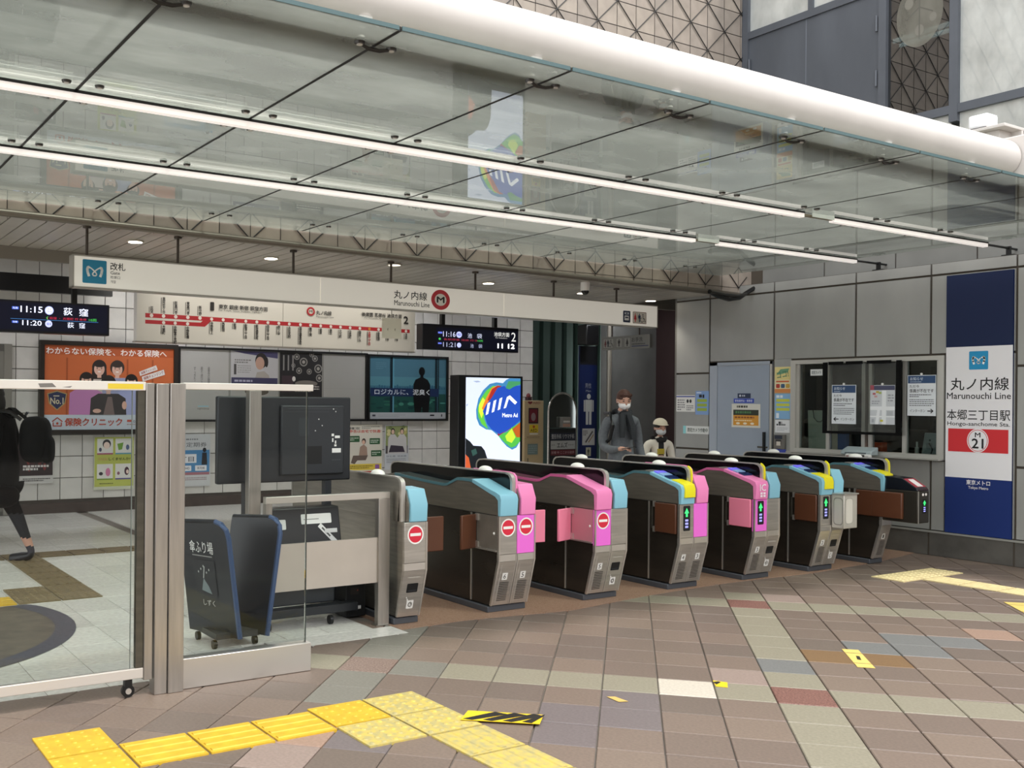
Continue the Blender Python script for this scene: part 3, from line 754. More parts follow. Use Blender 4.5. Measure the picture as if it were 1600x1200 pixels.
def gate(u, label, L, R, back_dome=False):
    """L, R: what the two halves of the front show (None: that half is not there)"""
    t = thing('ticket_gate', label, 'ticket gate', (u + W / 2, 6.8, 0), 'automatic ticket gates across the entrance')
    x0, x1 = (u if L else u + 0.155), (u + W if R else u + 0.19)
    xm = u + 0.17
    side = SIDE_LO if L else STEEL
    MB().prx([(6.035, 0.062), (5.945, 0.40), (5.945, 0.742), (7.72, 0.742), (7.72, 0.062)], x0 + 0.008, x1 - 0.008, side).build('body', t)
    MB().box(x0 - 0.012, x1 + 0.012, 6.035, 7.76, 0.003, 0.05, PLINTH).build('plinth', t, bevel=0.006)
    MB().box(x0 + 0.012, x1 - 0.012, 6.05, 7.73, 0.05, 0.063, BLACK).build('shadow_gap', t)
    fp = [(5.918, 0.742), (5.918, 0.402), (6.012, 0.06), (6.034, 0.06), (5.944, 0.402), (5.944, 0.742)]
    halves = ([('L', x0, xm - 0.002, L)] if L else []) + ([('R', xm + 0.002 if L else x0, x1, R)] if R else [])
    sy = Vector((0, -0.094, 0.342)).normalized(); sn = Vector((0, -0.342, -0.094)).normalized()
    for which, a, b, sp in halves:
        col = {'mag': MAG}.get(sp.get('face'), FACE)
        MB().prx([(5.918, 0.742), (5.918, 0.455), (5.944, 0.455), (5.944, 0.742)], a, b, col).build('front_panel', t, bevel=0.002)
        MB().prx([(5.919, 0.453), (5.919, 0.402), (5.944, 0.402), (5.944, 0.453)], a, b, FACE_LT).build('front_band', t)
        MB().prx([(5.918, 0.40), (6.012, 0.06), (6.034, 0.06), (5.944, 0.40)], a, b, FACE).build('lower_panel', t)
        e = a if which == 'L' else b
        MB().prx([(5.912, 0.742), (5.912, 0.402), (6.006, 0.058), (6.02, 0.058), (5.926, 0.404), (5.926, 0.742)], e - 0.006, e + 0.006, STEEL_LT).build('edge_strip', t)
        if L and R:
            MB().prx([(5.914, 0.452), (5.914, 0.402), (6.008, 0.06), (6.02, 0.06), (5.926, 0.402), (5.926, 0.452)], xm - 0.004 + (0.008 if which == 'R' else -0.008), xm + 0.004 + (0.008 if which == 'R' else -0.008), STEEL_LT).build('edge_strip', t)
        c = (a + b) / 2; w = b - a
        pr = PV(5.9175)
        if sp.get('stop'): no_entry(pr, c, 0.655, 0.068)
        if sp.get('arrow'): arrow_panel(pr, c - 0.042, 0.515, c + 0.042, 0.728)
        if sp.get('stop') or sp.get('arrow'): pr.build('front_print', t)
        lp = Print((0, 6.012 - 0.0008, 0.06), (1, 0, 0), sy, sn)
        num = sp['num']
        if sp['low'] == 'grille':
            lp.rect(c - 0.028, 0.205, c + 0.022, 0.262, '#e4e1dc'); lp.text(num, c - 0.015, 0.215, c + 0.008, 0.252, '#3a3733', 0.01)
            for k in range(11): lp.rect(c - 0.045, 0.035 + k * 0.0145, c + 0.045, 0.041 + k * 0.0145, '#3c3833')
            lp.rect(c - 0.053, 0.02, c - 0.050, 0.33, '#d4cfc6')
        else:
            lp.rrect(c - 0.048, 0.185, c + 0.045, 0.255, 0.006, '#0c0c0e')
            lp.rect(c - 0.036, 0.195, c + 0.033, 0.203, '#2c2f35')
            lp.rrect(c - 0.03, 0.06, c + 0.028, 0.125, 0.006, '#e4e1dc'); lp.ell(c, 0.092, 0.018, 0.02, '#6d6a65', 14); lp.text(num, c - 0.009, 0.08, c + 0.009, 0.105, '#efece6', 0.01)
            lp.rect(c - 0.034, 0.125, c - 0.024, 0.138, '#e4e1dc'); lp.rect(c - 0.042, 0.142, c - 0.034, 0.152, '#e4e1dc')
            lp.rect(c - 0.052, 0.30, c + 0.052, 0.305, '#d4cfc6')
        lp.build('lower_print', t)
    if L:
        cap, trim = {'blue': (BLUE, TEAL_TRIM), 'pink': (PINK, PINK_TRIM)}[L['cap']]
        MB().prx(LEFT_TOP, u + 0.004, u + 0.150, SIDE_UP).build('reader_housing', t)
        top = LEFT_TOP[4:12]
        MB().prx(top + [(p[0], p[1] - 0.022) for p in top[::-1]], u - 0.002, u + 0.154, trim).build('top_trim', t)
        cp = [(5.902, 0.744), (5.893, 0.868), (5.908, 0.904), (5.955, 0.922), (6.03, 0.938), (6.26, 1.002), (6.26, 0.972), (6.03, 0.902), (5.97, 0.885), (5.935, 0.86), (5.93, 0.744)]
        MB().prx(cp, u - 0.004, u + 0.160, cap).build('front_cap', t, bevel=0.004)
        if L.get('reader'):
            if L['reader'] == 'yellow':
                MB().prx([(5.885, 0.80), (5.885, 0.872), (5.90, 0.912), (5.955, 0.932), (6.04, 0.948), (6.04, 0.925), (5.95, 0.905), (5.92, 0.86), (5.915, 0.80)], u + 0.028, u + 0.156, YELLOW).build('card_slot_nose', t, bevel=0.004)
            elif L['reader'] == 'card':
                pr = PV(5.892); pr.text('IC', u + 0.04, 0.82, u + 0.12, 0.88, '#f6eef2', 0.02)
                for a in (0, 1):
                    for b in (0, 1): pr.rect(u + 0.045 + a * 0.04, 0.765 + b * 0.024, u + 0.075 + a * 0.04, 0.783 + b * 0.024, '#f6eef2')
                pr.build('cap_print', t)
            slope = lambda v: 0.938 + (v - 6.03) * 0.278
            for v0, v1, mm in ((6.06, 6.12, M('#20305c', 0.2)), (6.135, 6.185, M('#8fb0dc', 0.3)), (6.195, 6.24, M('#6a62d8', 0.3, emit=0.25))):
                MB().prx([(v0, slope(v0) + 0.002), (v1, slope(v1) + 0.002), (v1, slope(v1) + 0.012), (v0, slope(v0) + 0.012)], u + 0.03, u + 0.145, mm).build('reader_pad', t)
            MB().box(u + 0.05, u + 0.13, 6.27, 6.36, 1.0, 1.008, STEEL_LT).build('ticket_slot', t)
            pr = None
    if R:
        cap, trim = {'blue': (BLUE, TEAL_TRIM), 'pink': (PINK, PINK_TRIM)}[R['cap']]
        ux = u + 0.190
        MB().prx(RIGHT_TOP, ux, u + W - 0.004, SIDE_UP).build('reader_housing', t)
        MB().prx([(5.912, 0.744), (5.905, 0.868), (5.95, 0.974), (6.12, 0.982), (6.12, 0.744)], u + 0.200, u + W + 0.003, cap).build('front_cap', t, bevel=0.006)
        top = RIGHT_TOP[3:11]
        MB().prx(top + [(p[0], p[1] - 0.02) for p in top[::-1]], ux, u + W + 0.001, trim).build('top_trim', t)
        if R.get('strip'):
            MB().prx([(5.958, 0.745), (5.955, 1.0), (5.965, 1.035), (5.99, 1.056), (6.05, 1.065), (6.5, 1.065), (6.5, 1.055), (6.06, 1.052), (6.0, 1.03), (5.99, 1.0), (5.99, 0.745)], u + 0.186, u + 0.202, trim if R['strip'] == 'trim' else cap).build('edge_strip', t)
    MB().prx(BARRIER if L else [(6.02, 0.745)] + BARRIER[3:], u + (0.160 if L else 0.1555), u + 0.186, BLACKG if L else STEEL).build('barrier', t)
    rim = [(5.962, 0.745), (5.960, 0.99), (5.966, 1.025), (5.985, 1.046), (6.03, 1.059), (6.05, 1.061), (7.60, 1.061), (7.68, 1.053), (7.712, 1.03), (7.724, 1.0), (7.724, 0.745),
           (7.71, 0.745), (7.71, 1.0), (7.70, 1.022), (7.67, 1.042), (7.60, 1.05), (6.05, 1.05), (6.01, 1.04), (5.992, 1.02), (5.984, 0.99), (5.984, 0.745)]
    MB().prx(rim, u + 0.153, u + 0.187, STEEL_LT if (not L or L['cap'] == 'blue') else FACE_LT).build('barrier_rim', t)
    if L and L.get('reader') == 'yellow' or (L and L.get('yrim')):
        MB().prx([(5.953, 0.745), (5.951, 0.99), (5.957, 1.03), (5.98, 1.053), (5.995, 1.062), (6.0, 1.055), (5.985, 1.045), (5.966, 1.025), (5.960, 0.99), (5.960, 0.745)], u + 0.176, u + 0.192, YELLOW).build('yellow_strip', t)
    for v in ([6.32, 7.32] if back_dome else [6.32]):
        MB().ell((u + 0.172, v, 1.061), 0.045, 0.072, 0.034, DOME, 18, 5, 0.0).build('indicator_dome', t)
    if L:
        MB().box(u + 0.001, u + 0.009, 6.266, 6.278, 0.064, 0.742, STEEL_LT).build('seam_strip', t)
        MB().box(u + 0.003, u + 0.010, 5.96, 7.70, 0.742, 0.748, M('#1a1816', 0.5)).build('seam', t)
        fm = FLAP_P if L['cap'] == 'pink' else FLAP_B
        if L.get('shut'):
            rec = M('#c98a96', 0.45, 0.3) if L['cap'] == 'pink' else M('#8a847b', 0.4, 0.5, 0.15, 6)
            MB().box(u - 0.003, u + 0.009, 5.945, 6.195, 0.485, 0.742, rec).build('flap_recess', t)
            MB().box(u - 0.012, u + 0.004, 5.945, 6.20, 0.474, 0.487, STEEL_LT).box(u - 0.016, u + 0.004, 6.165, 6.20, 0.69, 0.742, STEEL_LT).box(u - 0.016, u + 0.004, 6.165, 6.20, 0.487, 0.53, STEEL_LT).build('hinge_frame', t)
            MB().ell((u - 0.004, 5.975, 0.61), 0.009, 0.009, 0.011, DOME, 8, 4).build('stop_button', t)
            flap(u - 0.008, 6.205, u - 0.185, 6.15, 0.475, 0.735, fm, t)
        else:
            MB().box(u - 0.016, u + 0.006, 5.95 if not L.get('wide') else 6.0, 6.19, 0.487, 0.742, fm).build('flap_door', t, bevel=0.008)
            MB().box(u - 0.014, u + 0.004, 6.192, 6.212, 0.70, 0.748, STEEL_LT).build('hinge', t)
            MB().box(u - 0.014, u + 0.004, 6.192, 6.212, 0.482, 0.53, STEEL_LT).build('hinge', t)
            MB().box(u - 0.006, u + 0.004, 6.218, 6.235, 0.51, 0.70, STEEL_DK).build('hinge_pin', t)
    if R and R.get('shut'):
        flap(u + W + 0.008, 6.205, u + W + 0.335, 6.195, 0.475, 0.735, FLAP_P if R['cap'] == 'pink' else FLAP_B, t)
    return t

GU = [3.615, 4.607, 5.57, 6.53, 7.485, 8.425, 9.40]
gate(GU[0], 'half-width steel gate with blue cap beside the steel barrier frame', None, dict(cap='blue', stop=1, low='window', num='6', shut=1))
gate(GU[1], 'gate with a blue cap and a pink cap, both fronts showing red stop discs', dict(cap='blue', stop=1, low='grille', num='6', shut=1), dict(cap='pink', face='mag', stop=1, low='grille', num='5', shut=1, strip='cap'))
gate(GU[2], 'gate with magenta front under one red stop disc beside a plain blue-capped half', dict(cap='pink', face='mag', stop=1, low='grille', num='5', shut=1), dict(cap='blue', low='window', num='4', strip='cap') | {'strip': None})
gate(GU[3], 'gate with yellow ticket nose, green arrow and a plain magenta half', dict(cap='blue', arrow=1, low='grille', num='4', reader='yellow'), dict(cap='pink', face='mag', low='grille', num='3', strip='cap'), True)
gate(GU[4], 'gate with pink card reader cap, pink flap and green arrow', dict(cap='pink', face='mag', arrow=1, low='grille', num='3', reader='card', yrim=1), dict(cap='blue', low='window', num='2'), True)
g6 = gate(GU[5], 'gate with yellow ticket nose and a steel leaflet box on its front', dict(cap='blue', arrow=1, low='grille', num='2', reader='yellow'), dict(cap='blue', low='window', num='1'), True)
g7 = gate(GU[6], 'last gate by the office window with a black reader unit jutting out', dict(cap='blue', low='grille', num='1', reader='yellow', wide=1), None, True)
# reader unit on the last gate
u = GU[6]
MB().box(u + 0.02, u + 0.21, 5.56, 5.95, 0.455, 0.77, M('#3f3b35', 0.35, 0.6)).build('front_unit', g7, bevel=0.01)
MB().prx([(5.56, 0.77), (5.58, 0.80), (5.72, 0.885), (5.93, 0.90), (5.93, 0.77)], u + 0.02, u + 0.21, M('#14171f', 0.25)).build('unit_top', g7, bevel=0.006)
MB().box(u - 0.018, u + 0.02, 5.70, 6.02, 0.487, 0.742, FLAP_B).build('flap_door', g7, bevel=0.01)
pr = PV(5.5585); arrow_panel(pr, u + 0.09, 0.55, u + 0.165, 0.69); pr.ell(u + 0.10, 0.735, 0.017, 0.014, '#efeae6', 12); pr.ell(u + 0.15, 0.735, 0.017, 0.014, '#efeae6', 12); pr.build('front_print', g7)
sl = Vector((0, 0.14, 0.085)).normalized()
pr = Print((u + 0.02, 5.58, 0.8005), (1, 0, 0), sl, (0, -0.085, 0.14)); pr.rect(0.005, 0.01, 0.185, 0.155, '#a02c3c'); pr.rect(0.06, 0.02, 0.15, 0.14, '#efe8e6'); pr.build('reader_print', g7)
MB().box(u + 0.02, u + 0.03, 5.556, 5.56, 0.455, 0.77, STEEL_LT).build('edge_strip', g7)
# leaflet box on the sixth gate
u = GU[5]
lb = thing('leaflet_box', 'clear and steel box fixed on the front of a gate near the office', 'box', (u + 0.27, 5.85, 0.43))
MB().box(u + 0.16, u + 0.365, 5.78, 5.908, 0.43, 0.75, M('#c9c4ba', 0.3, 0.4)).build('box_body', lb, bevel=0.006)
MB().box(u + 0.15, u + 0.375, 5.77, 5.908, 0.75, 0.762, STEEL_LT).build('lid', lb)
pr = PV(5.7795); pr.rrect(u + 0.18, 0.47, u + 0.30, 0.72, 0.03, '#aaa69d'); pr.rrect(u + 0.19, 0.48, u + 0.29, 0.71, 0.028, '#cfcac0'); pr.build('window_print', lb)
pr = Print((u + 0.1598, 5.90, 0), (0, -1, 0), (0, 0, 1), (-1, 0, 0)); pr.rrect(0.01, 0.46, 0.11, 0.72, 0.03, '#8e8a82'); pr.rrect(0.018, 0.47, 0.10, 0.71, 0.026, '#bdb8ae'); pr.build('window_print', lb)

# ================================================================== GLASS FENCE, SLIDING DOOR, STEEL FRAME
ff = thing('glass_fence', 'fixed glass screen on a steel base with twin steel posts', 'screen', (2.2, 5.26, 0))
MB().box(1.745, 1.815, 5.235, 5.32, 0.002, 1.682, STEELV).build('post', ff, bevel=0.003)
MB().box(1.819, 1.905, 5.225, 5.32, 0.002, 1.684, STEELV).build('post', ff, bevel=0.003)
MB().box(1.907, 2.705, 5.262, 5.34, 0.002, 0.168, STEEL_LT).build('base_panel', ff, bevel=0.003)
MB().box(1.915, 2.675, 5.288, 5.298, 0.168, 1.652, GLASS).build('glass_pane', ff)
MB().box(2.676, 2.681, 5.286, 5.300, 0.168, 1.652, M('#27302e', 0.2)).build('pane_edge', ff)
MB().box(1.915, 1.922, 5.284, 5.302, 0.168, 1.652, M('#2b2b2a', 0.4)).build('gasket', ff)
MB().box(1.907, 2.705, 5.262, 5.325, 1.652, 1.690, M('#e7dfd6', 0.35, 0.3)).build('top_rail', ff, bevel=0.003)
dd = thing('sliding_glass_screen', 'glass screen on wheels with white rails, partly out of frame', 'screen', (1.0, 5.26, 0))
MB().box(-1.2, 1.69, 5.255, 5.285, 0.098, 0.152, M('#c9c1b8', 0.35, 0.3)).build('bottom_rail', dd, bevel=0.003)
MB().box(-1.2, 1.69, 5.25, 5.29, 1.643, 1.690, M('#efe7de', 0.35, 0.3)).build('top_rail', dd, bevel=0.003)
MB().box(1.692, 1.738, 5.25, 5.30, 0.085, 1.684, STEELV).build('stile', dd, bevel=0.003)
MB().box(1.650, 1.69, 5.262, 5.30, 0.153, 1.642, STEEL_DK).build('inner_stile', dd)
MB().box(-1.2, 1.65, 5.272, 5.280, 0.153, 1.642, GLASS).build('glass_pane', dd)
MB().box(1.622, 1.625, 5.270, 5.282, 0.153, 1.642, M('#7d8580', 0.3)).build('pane_edge', dd)
pr = PV(5.2495); pr.rect(1.485, 1.650, 1.675, 1.678, '#e8c93a'); pr.poly([(1.14, 1.652), (1.22, 1.655), (1.20, 1.675), (1.13, 1.672)], '#7d7772'); pr.poly([(1.25, 1.655), (1.29, 1.653), (1.30, 1.662)], '#8a8480'); pr.build('tape_print', dd)
c1 = MB().cyl((1.612, 5.262, 0.036), (1.612, 5.288, 0.036), 0.034, BLACK, 20).build('caster', dd)
MB().cyl((1.612, 5.256, 0.036), (1.612, 5.262, 0.036), 0.016, STEEL_LT, 14).box(1.592, 1.632, 5.258, 5.292, 0.060, 0.098, BLACK).build('caster_fork', c1)

bf = thing('barrier_frame', 'low steel frame with a steel plate between fence and first gate', 'barrier', (3.2, 6.08, 0))
MB().box(3.650, 3.742, 6.07, 6.12, 0.002, 0.905, STEELV).build('post', bf, bevel=0.002)
MB().box(2.775, 3.742, 6.07, 6.12, 0.905, 0.950, M('#dad5cd', 0.3, 0.8)).build('top_rail', bf, bevel=0.002)
MB().box(2.775, 2.82, 6.07, 6.12, 0.30, 0.905, STEELV).build('stile', bf)
MB().box(2.82, 3.65, 6.085, 6.10, 0.308, 0.628, M('#dcd5cc', 0.3, 0.8, 0.04, 3)).build('plate', bf)
box('steel_post', 2.805, 2.895, 6.42, 6.49, 0.002, 1.662, STEELV, label='tall square steel post standing between umbrella boards and television', cat='post', bevel=0.003)
MB().box(3.63, 3.75, 6.060, 6.130, 0.0025, 0.008, STEEL).build('foot_plate', bf)

# umbrella stands (two curved dark boards)
NAVY, EDGEB = M('#23272c', 0.35), M('#42587f', 0.3, 0.2)
us_ = thing('umbrella_shaker', 'pair of dark umbrella shaking boards set as a V behind the glass fence', 'umbrella stand', (2.6, 6.14, 0))
def board(ub, ut, v0, v1, h, out, du):
    k = lambda z, y=None: ub + (ut - ub) * z / h + (du * (y - v0) / (v1 - v0) if y is not None else 0)
    pts = [(v0, 0.07), (v1, 0.07), (v1 - 0.01, h - 0.02)] + [(v0 + 0.10, h)] + [(v0 + 0.10 - 0.10 * math.sin(math.radians(a)), h - 0.10 + 0.10 * math.cos(math.radians(a))) for a in (30, 60, 90)]
    MB().ext(pts, lambda p, s: (k(p[1], p[0]) + s, p[0], p[1]), -0.014, 0.014, NAVY).build('board', us_)
    MB().tube([(k(p[1], p[0]), p[0] - 0.004, p[1]) for p in [(v0, 0.07)] + pts[:3:-1] + [(v0 + 0.10, h)]], 0.017, EDGEB, 8).build('rounded_edge', us_)
    MB().tube([(k(h, v0 + 0.10), v0 + 0.10, h), (k(h, v1), v1 - 0.01, h - 0.02)], 0.015, NAVY, 8).build('top_edge', us_)
    if out:
        xv = Vector((-du, -(v1 - v0), 0)).normalized(); yv = Vector((ut - ub, 0, h)).normalized(); n = xv.cross(yv).normalized()
        pr = Print(Vector((ub + du, v1, 0)) + n * 0.0160, xv, yv, n)
        a = 0.0; L = v1 - v0
        pr.text('傘ふり場', a + L * 0.22, 0.605, a + L * 0.74, 0.685, '#efefed', 0.008)
        pr.rect(a + L * 0.26, 0.585, a + L * 0.70, 0.592, '#9b9b98'); pr.rect(a + L * 0.28, 0.33, a + L * 0.74, 0.56, '#26292d')
        pr.poly([(a + L * 0.40, 0.36), (a + L * 0.46, 0.44), (a + L * 0.56, 0.39), (a + L * 0.62, 0.34), (a + L * 0.5, 0.35)], '#7d8a8c'); pr.line([(a + L * 0.46, 0.44), (a + L * 0.50, 0.52)], 0.008, '#b9bcb8')
        for q in range(5): pr.ell(a + L * (0.36 + 0.06 * q), 0.48 + 0.02 * (q % 3), 0.005, 0.008, '#b9bcb8', 8)
        pr.text('しずく', a + L * 0.40, 0.26, a + L * 0.66, 0.30, '#c9cac8', 0.0)
        pr.build('lettering', us_)
board(2.545, 2.44, 5.93, 6.35, 0.815, True, -0.165)
board(2.715, 2.825, 5.93, 6.35, 0.825, False, -0.165)
MB().box(2.40, 2.70, 5.99, 6.33, 0.062, 0.10, M('#34363a', 0.5)).build('base', us_)
for x in (2.40, 2.68):
    for y in (6.02, 6.31): MB().cyl((x - 0.012, y, 0.03), (x + 0.012, y, 0.03), 0.028, BLACK, 12).build('caster', us_)

# television seen from the back, on a wheeled stand
tv = thing('television', 'large dark television on a wheeled stand, its back with sockets to the street', 'television', (3.18, 6.6, 0))
TVM = M('#23262b', 0.4, 0, 0.06, 3)
MB().box(2.640, 3.712, 6.60, 6.65, 1.0, 1.622, TVM).build('casing', tv, bevel=0.01)
MB().box(3.12, 3.64, 6.57, 6.60, 1.05, 1.56, M('#2b2e33', 0.45)).build('rear_cover', tv, bevel=0.01)
pr = Print((0, 6.5695, 1.6 * (1 - 0.943)), (1, 0, 0), (0, 0, 1), (0, -1, 0))
SX = 0.943
pr.rect(*[SX * q_ for q_ in (3.52, 1.10, 3.66, 1.24)],  '#0d0e10'); pr.rect(*[SX * q_ for q_ in (3.36, 1.53, 3.80, 1.535)],  '#3f4247'); pr.rect(*[SX * q_ for q_ in (3.34, 1.505, 3.72, 1.51)],  '#3a3d42'); pr.rrect(3.26, 1.245, 3.34, 1.377, 0.01, '#363a3f')
for x, y, w, h in ((3.745, 1.315, .022, .02), (3.775, 1.30, .045, .02), (3.75, 1.27, .012, .03), (3.775, 1.255, .012, .025), (3.77, 1.235, .02, .015), (3.75, 1.185, .08, .035)): pr.rect(*[SX * q_ for q_ in (x, y, x + w, y + h)],  '#e8e8e6')
for k in range(10): pr.rect(*[SX * q_ for q_ in (3.75 + k * 0.008, 1.125, 3.754 + k * 0.008, 1.132)],  '#55585d')
for x, y in ((3.63, 1.45), (3.66, 1.40), (3.6, 1.36), (3.76, 1.53), (3.78, 1.51)): pr.ell(x * SX, y * SX, 0.005, 0.005, '#c9c9c6', 8)
pr.build('socket_print', tv)
MB().box(3.50, 3.55, 6.60, 6.66, 0.12, 1.0, M('#2c2f34', 0.4)).build('stand_pole', tv)
MB().box(2.85, 2.90, 6.60, 6.66, 0.12, 1.0, M('#2c2f34', 0.4)).build('stand_pole', tv)
MB().box(2.84, 3.62, 6.30, 6.40, 0.075, 0.135, M('#25282c', 0.4)).build('stand_foot', tv, bevel=0.005)
for x in (2.88, 3.53): MB().box(x - 0.03, x + 0.03, 6.40, 7.2, 0.075, 0.12, M('#25282c', 0.4)).build('stand_foot', tv)
MB().box(2.92, 3.48, 6.40, 6.58, 0.136, 0.49, M('#3a3e44', 0.4)).build('shelf_box', tv, bevel=0.01)
for x, y in ((3.385, 6.29), (2.9, 6.29), (3.53, 7.18), (2.88, 7.18)):
    MB().cyl((x - 0.012, y, 0.034), (x + 0.012, y, 0.034), 0.032, BLACK, 16).build('caster', tv)
db = thing('electronics_box', 'black box with white paper labels behind the steel plate', 'box', (3.25, 6.3, 0.62))
MB().prx([(6.25, 0.494), (6.32, 0.84), (6.46, 0.84), (6.54, 0.494)], 2.93, 3.46, BLACK).build('casing', db, bevel=0.008)
sl = Vector((0, 0.07, 0.34)).normalized()
pr = Print((2.93, 6.248, 0.50), (1, 0, 0), sl, (0, -0.34, 0.07))
pr.rrect(0.22, 0.23, 0.46, 0.30, 0.008, '#e4e4e2'); pr.rect(0.24, 0.26, 0.36, 0.266, '#8a8a88'); pr.rrect(0.02, 0.20, 0.10, 0.27, 0.008, '#dededc'); pr.line([(0.36, 0.22), (0.52, 0.05)], 0.035, '#dcdcda'); pr.line([(0.38, 0.20), (0.44, 0.135)], 0.012, '#4a4a48'); pr.rect(0.40, 0.16, 0.50, 0.19, '#c9c9c8')
pr.build('label_print', db)
pb = box('power_unit', 3.57, 3.74, 6.40, 6.62, 0.005, 0.24, M('#1c1d1f', 0.45), label='small black power unit on the floor behind the frame post', cat='box', bevel=0.006)
pr = PV(6.3995); pr.rect(3.62, 0.06, 3.70, 0.085, '#e1e1df'); pr.rect(3.61, 0.17, 3.68, 0.22, '#332c2b'); pr.ell(3.67, 0.20, 0.005, 0.005, '#b0402e', 8); pr.build('label_print', pb)

# ================================================================== HANGING SIGNS AND BOARDS
SIGNW = M('#ddd8ce', 0.45, emit=0.16)
A_, B_ = Vector((2.195, 8.88, 0)), Vector((9.71, 9.20, 0))
sd = (B_ - A_).normalized(); sn_ = Vector((sd.y, -sd.x, 0)); SLn = (B_ - A_).length
gs = thing('hanging_sign', 'long white overhead sign with blue emblem and a red ring over the gates', 'sign', (6.0, 9.1, 2.57))
def sbox(mb, x0, x1, d0, d1, z0, z1, m):
    q = [A_ + sd * x0 - sn_ * d0, A_ + sd * x1 - sn_ * d0, A_ + sd * x1 - sn_ * d1, A_ + sd * x0 - sn_ * d1]
    return mb.prz([(p.x, p.y) for p in q], z0, z1, m)
FRM = M('#a7a299', 0.4, 0.3)
for x0, x1 in ((0.012, 2.49), (2.50, 4.92), (4.93, SLn - 0.012)):
    sbox(MB(), x0, x1, 0.0, 0.10, 2.582, 2.846, SIGNW).build('sign_panel', gs)
mb = MB(); sbox(mb, 0, SLn, -0.004, 0.11, 2.846, 2.858, FRM); sbox(mb, 0, SLn, -0.004, 0.11, 2.569, 2.581, FRM); sbox(mb, 0, 0.012, -0.004, 0.11, 2.569, 2.858, FRM); sbox(mb, SLn - 0.012, SLn, -0.004, 0.11, 2.569, 2.858, FRM)
mb.build('frame', gs)
ROD = M('#4b423a', 0.5, 0.3)
for u in (2.33, 3.18, 4.40, 5.58, 6.73, 7.93, 9.0):
    v = 8.88 + (u - 2.195) * 0.0426 + 0.05
    z1 = soffit(u) - 0.001
    MB().cyl((u, v, 2.858), (u, v, z1), 0.013, ROD, 8).cyl((u, v, z1 - 0.018), (u, v, z1), 0.036, ROD, 12).build('hanger_rod', gs)
gp = Print((A_.x, A_.y, 0), sd, (0, 0, 1), sn_); gp.k = 2
emblem(gp, 0.085, 2.614, 0.300, 2.822, '#2183a8')
gp.text('改札', 0.333, 2.745, 0.47, 2.812, '#24211f', 0.02); gp.text('Gate', 0.335, 2.707, 0.42, 2.735, '#24211f', 0.012)
gp.text('检票口', 0.335, 2.668, 0.422, 2.694, '#24211f', 0.0); gp.text('개찰', 0.335, 2.628, 0.385, 2.654, '#24211f', 0.0)
gp.text('丸ノ内線', 3.395, 2.690, 3.83, 2.778, '#24211f', 0.015); gp.text('Marunouchi Line', 3.40, 2.618, 3.865, 2.672, '#24211f', 0.008)
gp.ell(4.015, 2.712, 0.128, 0.110, '#c2333c', 36); gp.ell(4.015, 2.712, 0.080, 0.066, '#e9e5dd', 32); gp.text('M', 3.965, 2.682, 4.065, 2.744, '#1f1c1b', 0.06)
gp.rrect(6.88, 2.614, 7.01, 2.760, 0.012, '#25304f'); gp.rrect(6.905, 2.66, 6.985, 2.70, 0.008, '#e3e2e0'); gp.rrect(6.905, 2.64, 6.985, 2.69, 0.008, '#e3e2e0'); gp.rect(6.918, 2.668, 6.972, 2.684, '#25304f'); gp.rect(6.905, 2.715, 6.985, 2.742, '#cfd2da'); gp.rect(6.93, 2.722, 6.96, 2.736, '#25304f')
gp.rrect(7.055, 2.610, 7.305, 2.758, 0.012, '#7d4b42'); gp.rrect(7.061, 2.616, 7.299, 2.752, 0.010, '#d8d3c9')
person_icon(gp, 7.10, 2.628, 0.11, '#c2333c', True); gp.rect(7.135, 2.625, 7.139, 2.745, '#24211f'); person_icon(gp, 7.175, 2.628, 0.11, '#20304f'); wheel_icon(gp, 7.245, 2.628, 0.11, '#24211f')
gp.build('lettering', gs)
card = box('paper_card', 5.457, 5.698, 9.045, 9.050, 2.262, 2.478, M('#d9d3c2', 0.6), label='blank cream card hanging from the long sign over the end of the route map', cat='card')
pr = PV(9.0449); pr.poly([(5.52, 2.36), (5.535, 2.375), (5.53, 2.34)], '#8f8974'); pr.poly([(5.61, 2.36), (5.625, 2.375), (5.62, 2.34)], '#8f8974'); pr.build('faint_print', card)
MB().box(5.572, 5.582, 9.046, 9.049, 2.478, 2.570, FRM).build('hanger', card)

# route map
rm = thing('route_map', 'hanging railway line map board with a red line and station names', 'sign', (6.05, 12.6, 2.33))
for a_, b_ in ((3.925, 5.988), (5.994, 8.18)): MB().box(a_, b_, 12.6, 12.72, 2.342, 2.99, M('#dcd8ce', 0.4)).build('map_panel', rm)
MB().box(3.91, 8.195, 12.598, 12.73, 2.325, 2.341, FRM).box(3.91, 8.195, 12.598, 12.73, 2.991, 3.005, FRM).build('frame', rm)
for u in (4.6, 7.5): MB().cyl((u, 12.66, 3.005), (u, 12.66, 3.558), 0.02, ROD, 8).build('hanger_rod', rm)
p = PV(12.5995); RED, INK = '#b3262d', '#2a2725'
p.poly([(4.038, 2.647), (4.83, 2.640), (8.085, 2.617), (8.085, 2.668), (4.94, 2.696), (4.038, 2.703)], RED)
p.poly([(4.038, 2.567), (4.847, 2.562), (4.96, 2.66), (4.82, 2.645), (4.79, 2.614), (4.038, 2.616)], RED)
up = [(4.12, '荻窪'), (4.28, '南阿佐ケ谷'), (4.445, '新高円寺'), (4.61, '東高円寺'), (4.778, '新中野')]
lo = [(4.281, '方南町'), (4.437, '中野富士見町'), (4.607, '中野新橋')]
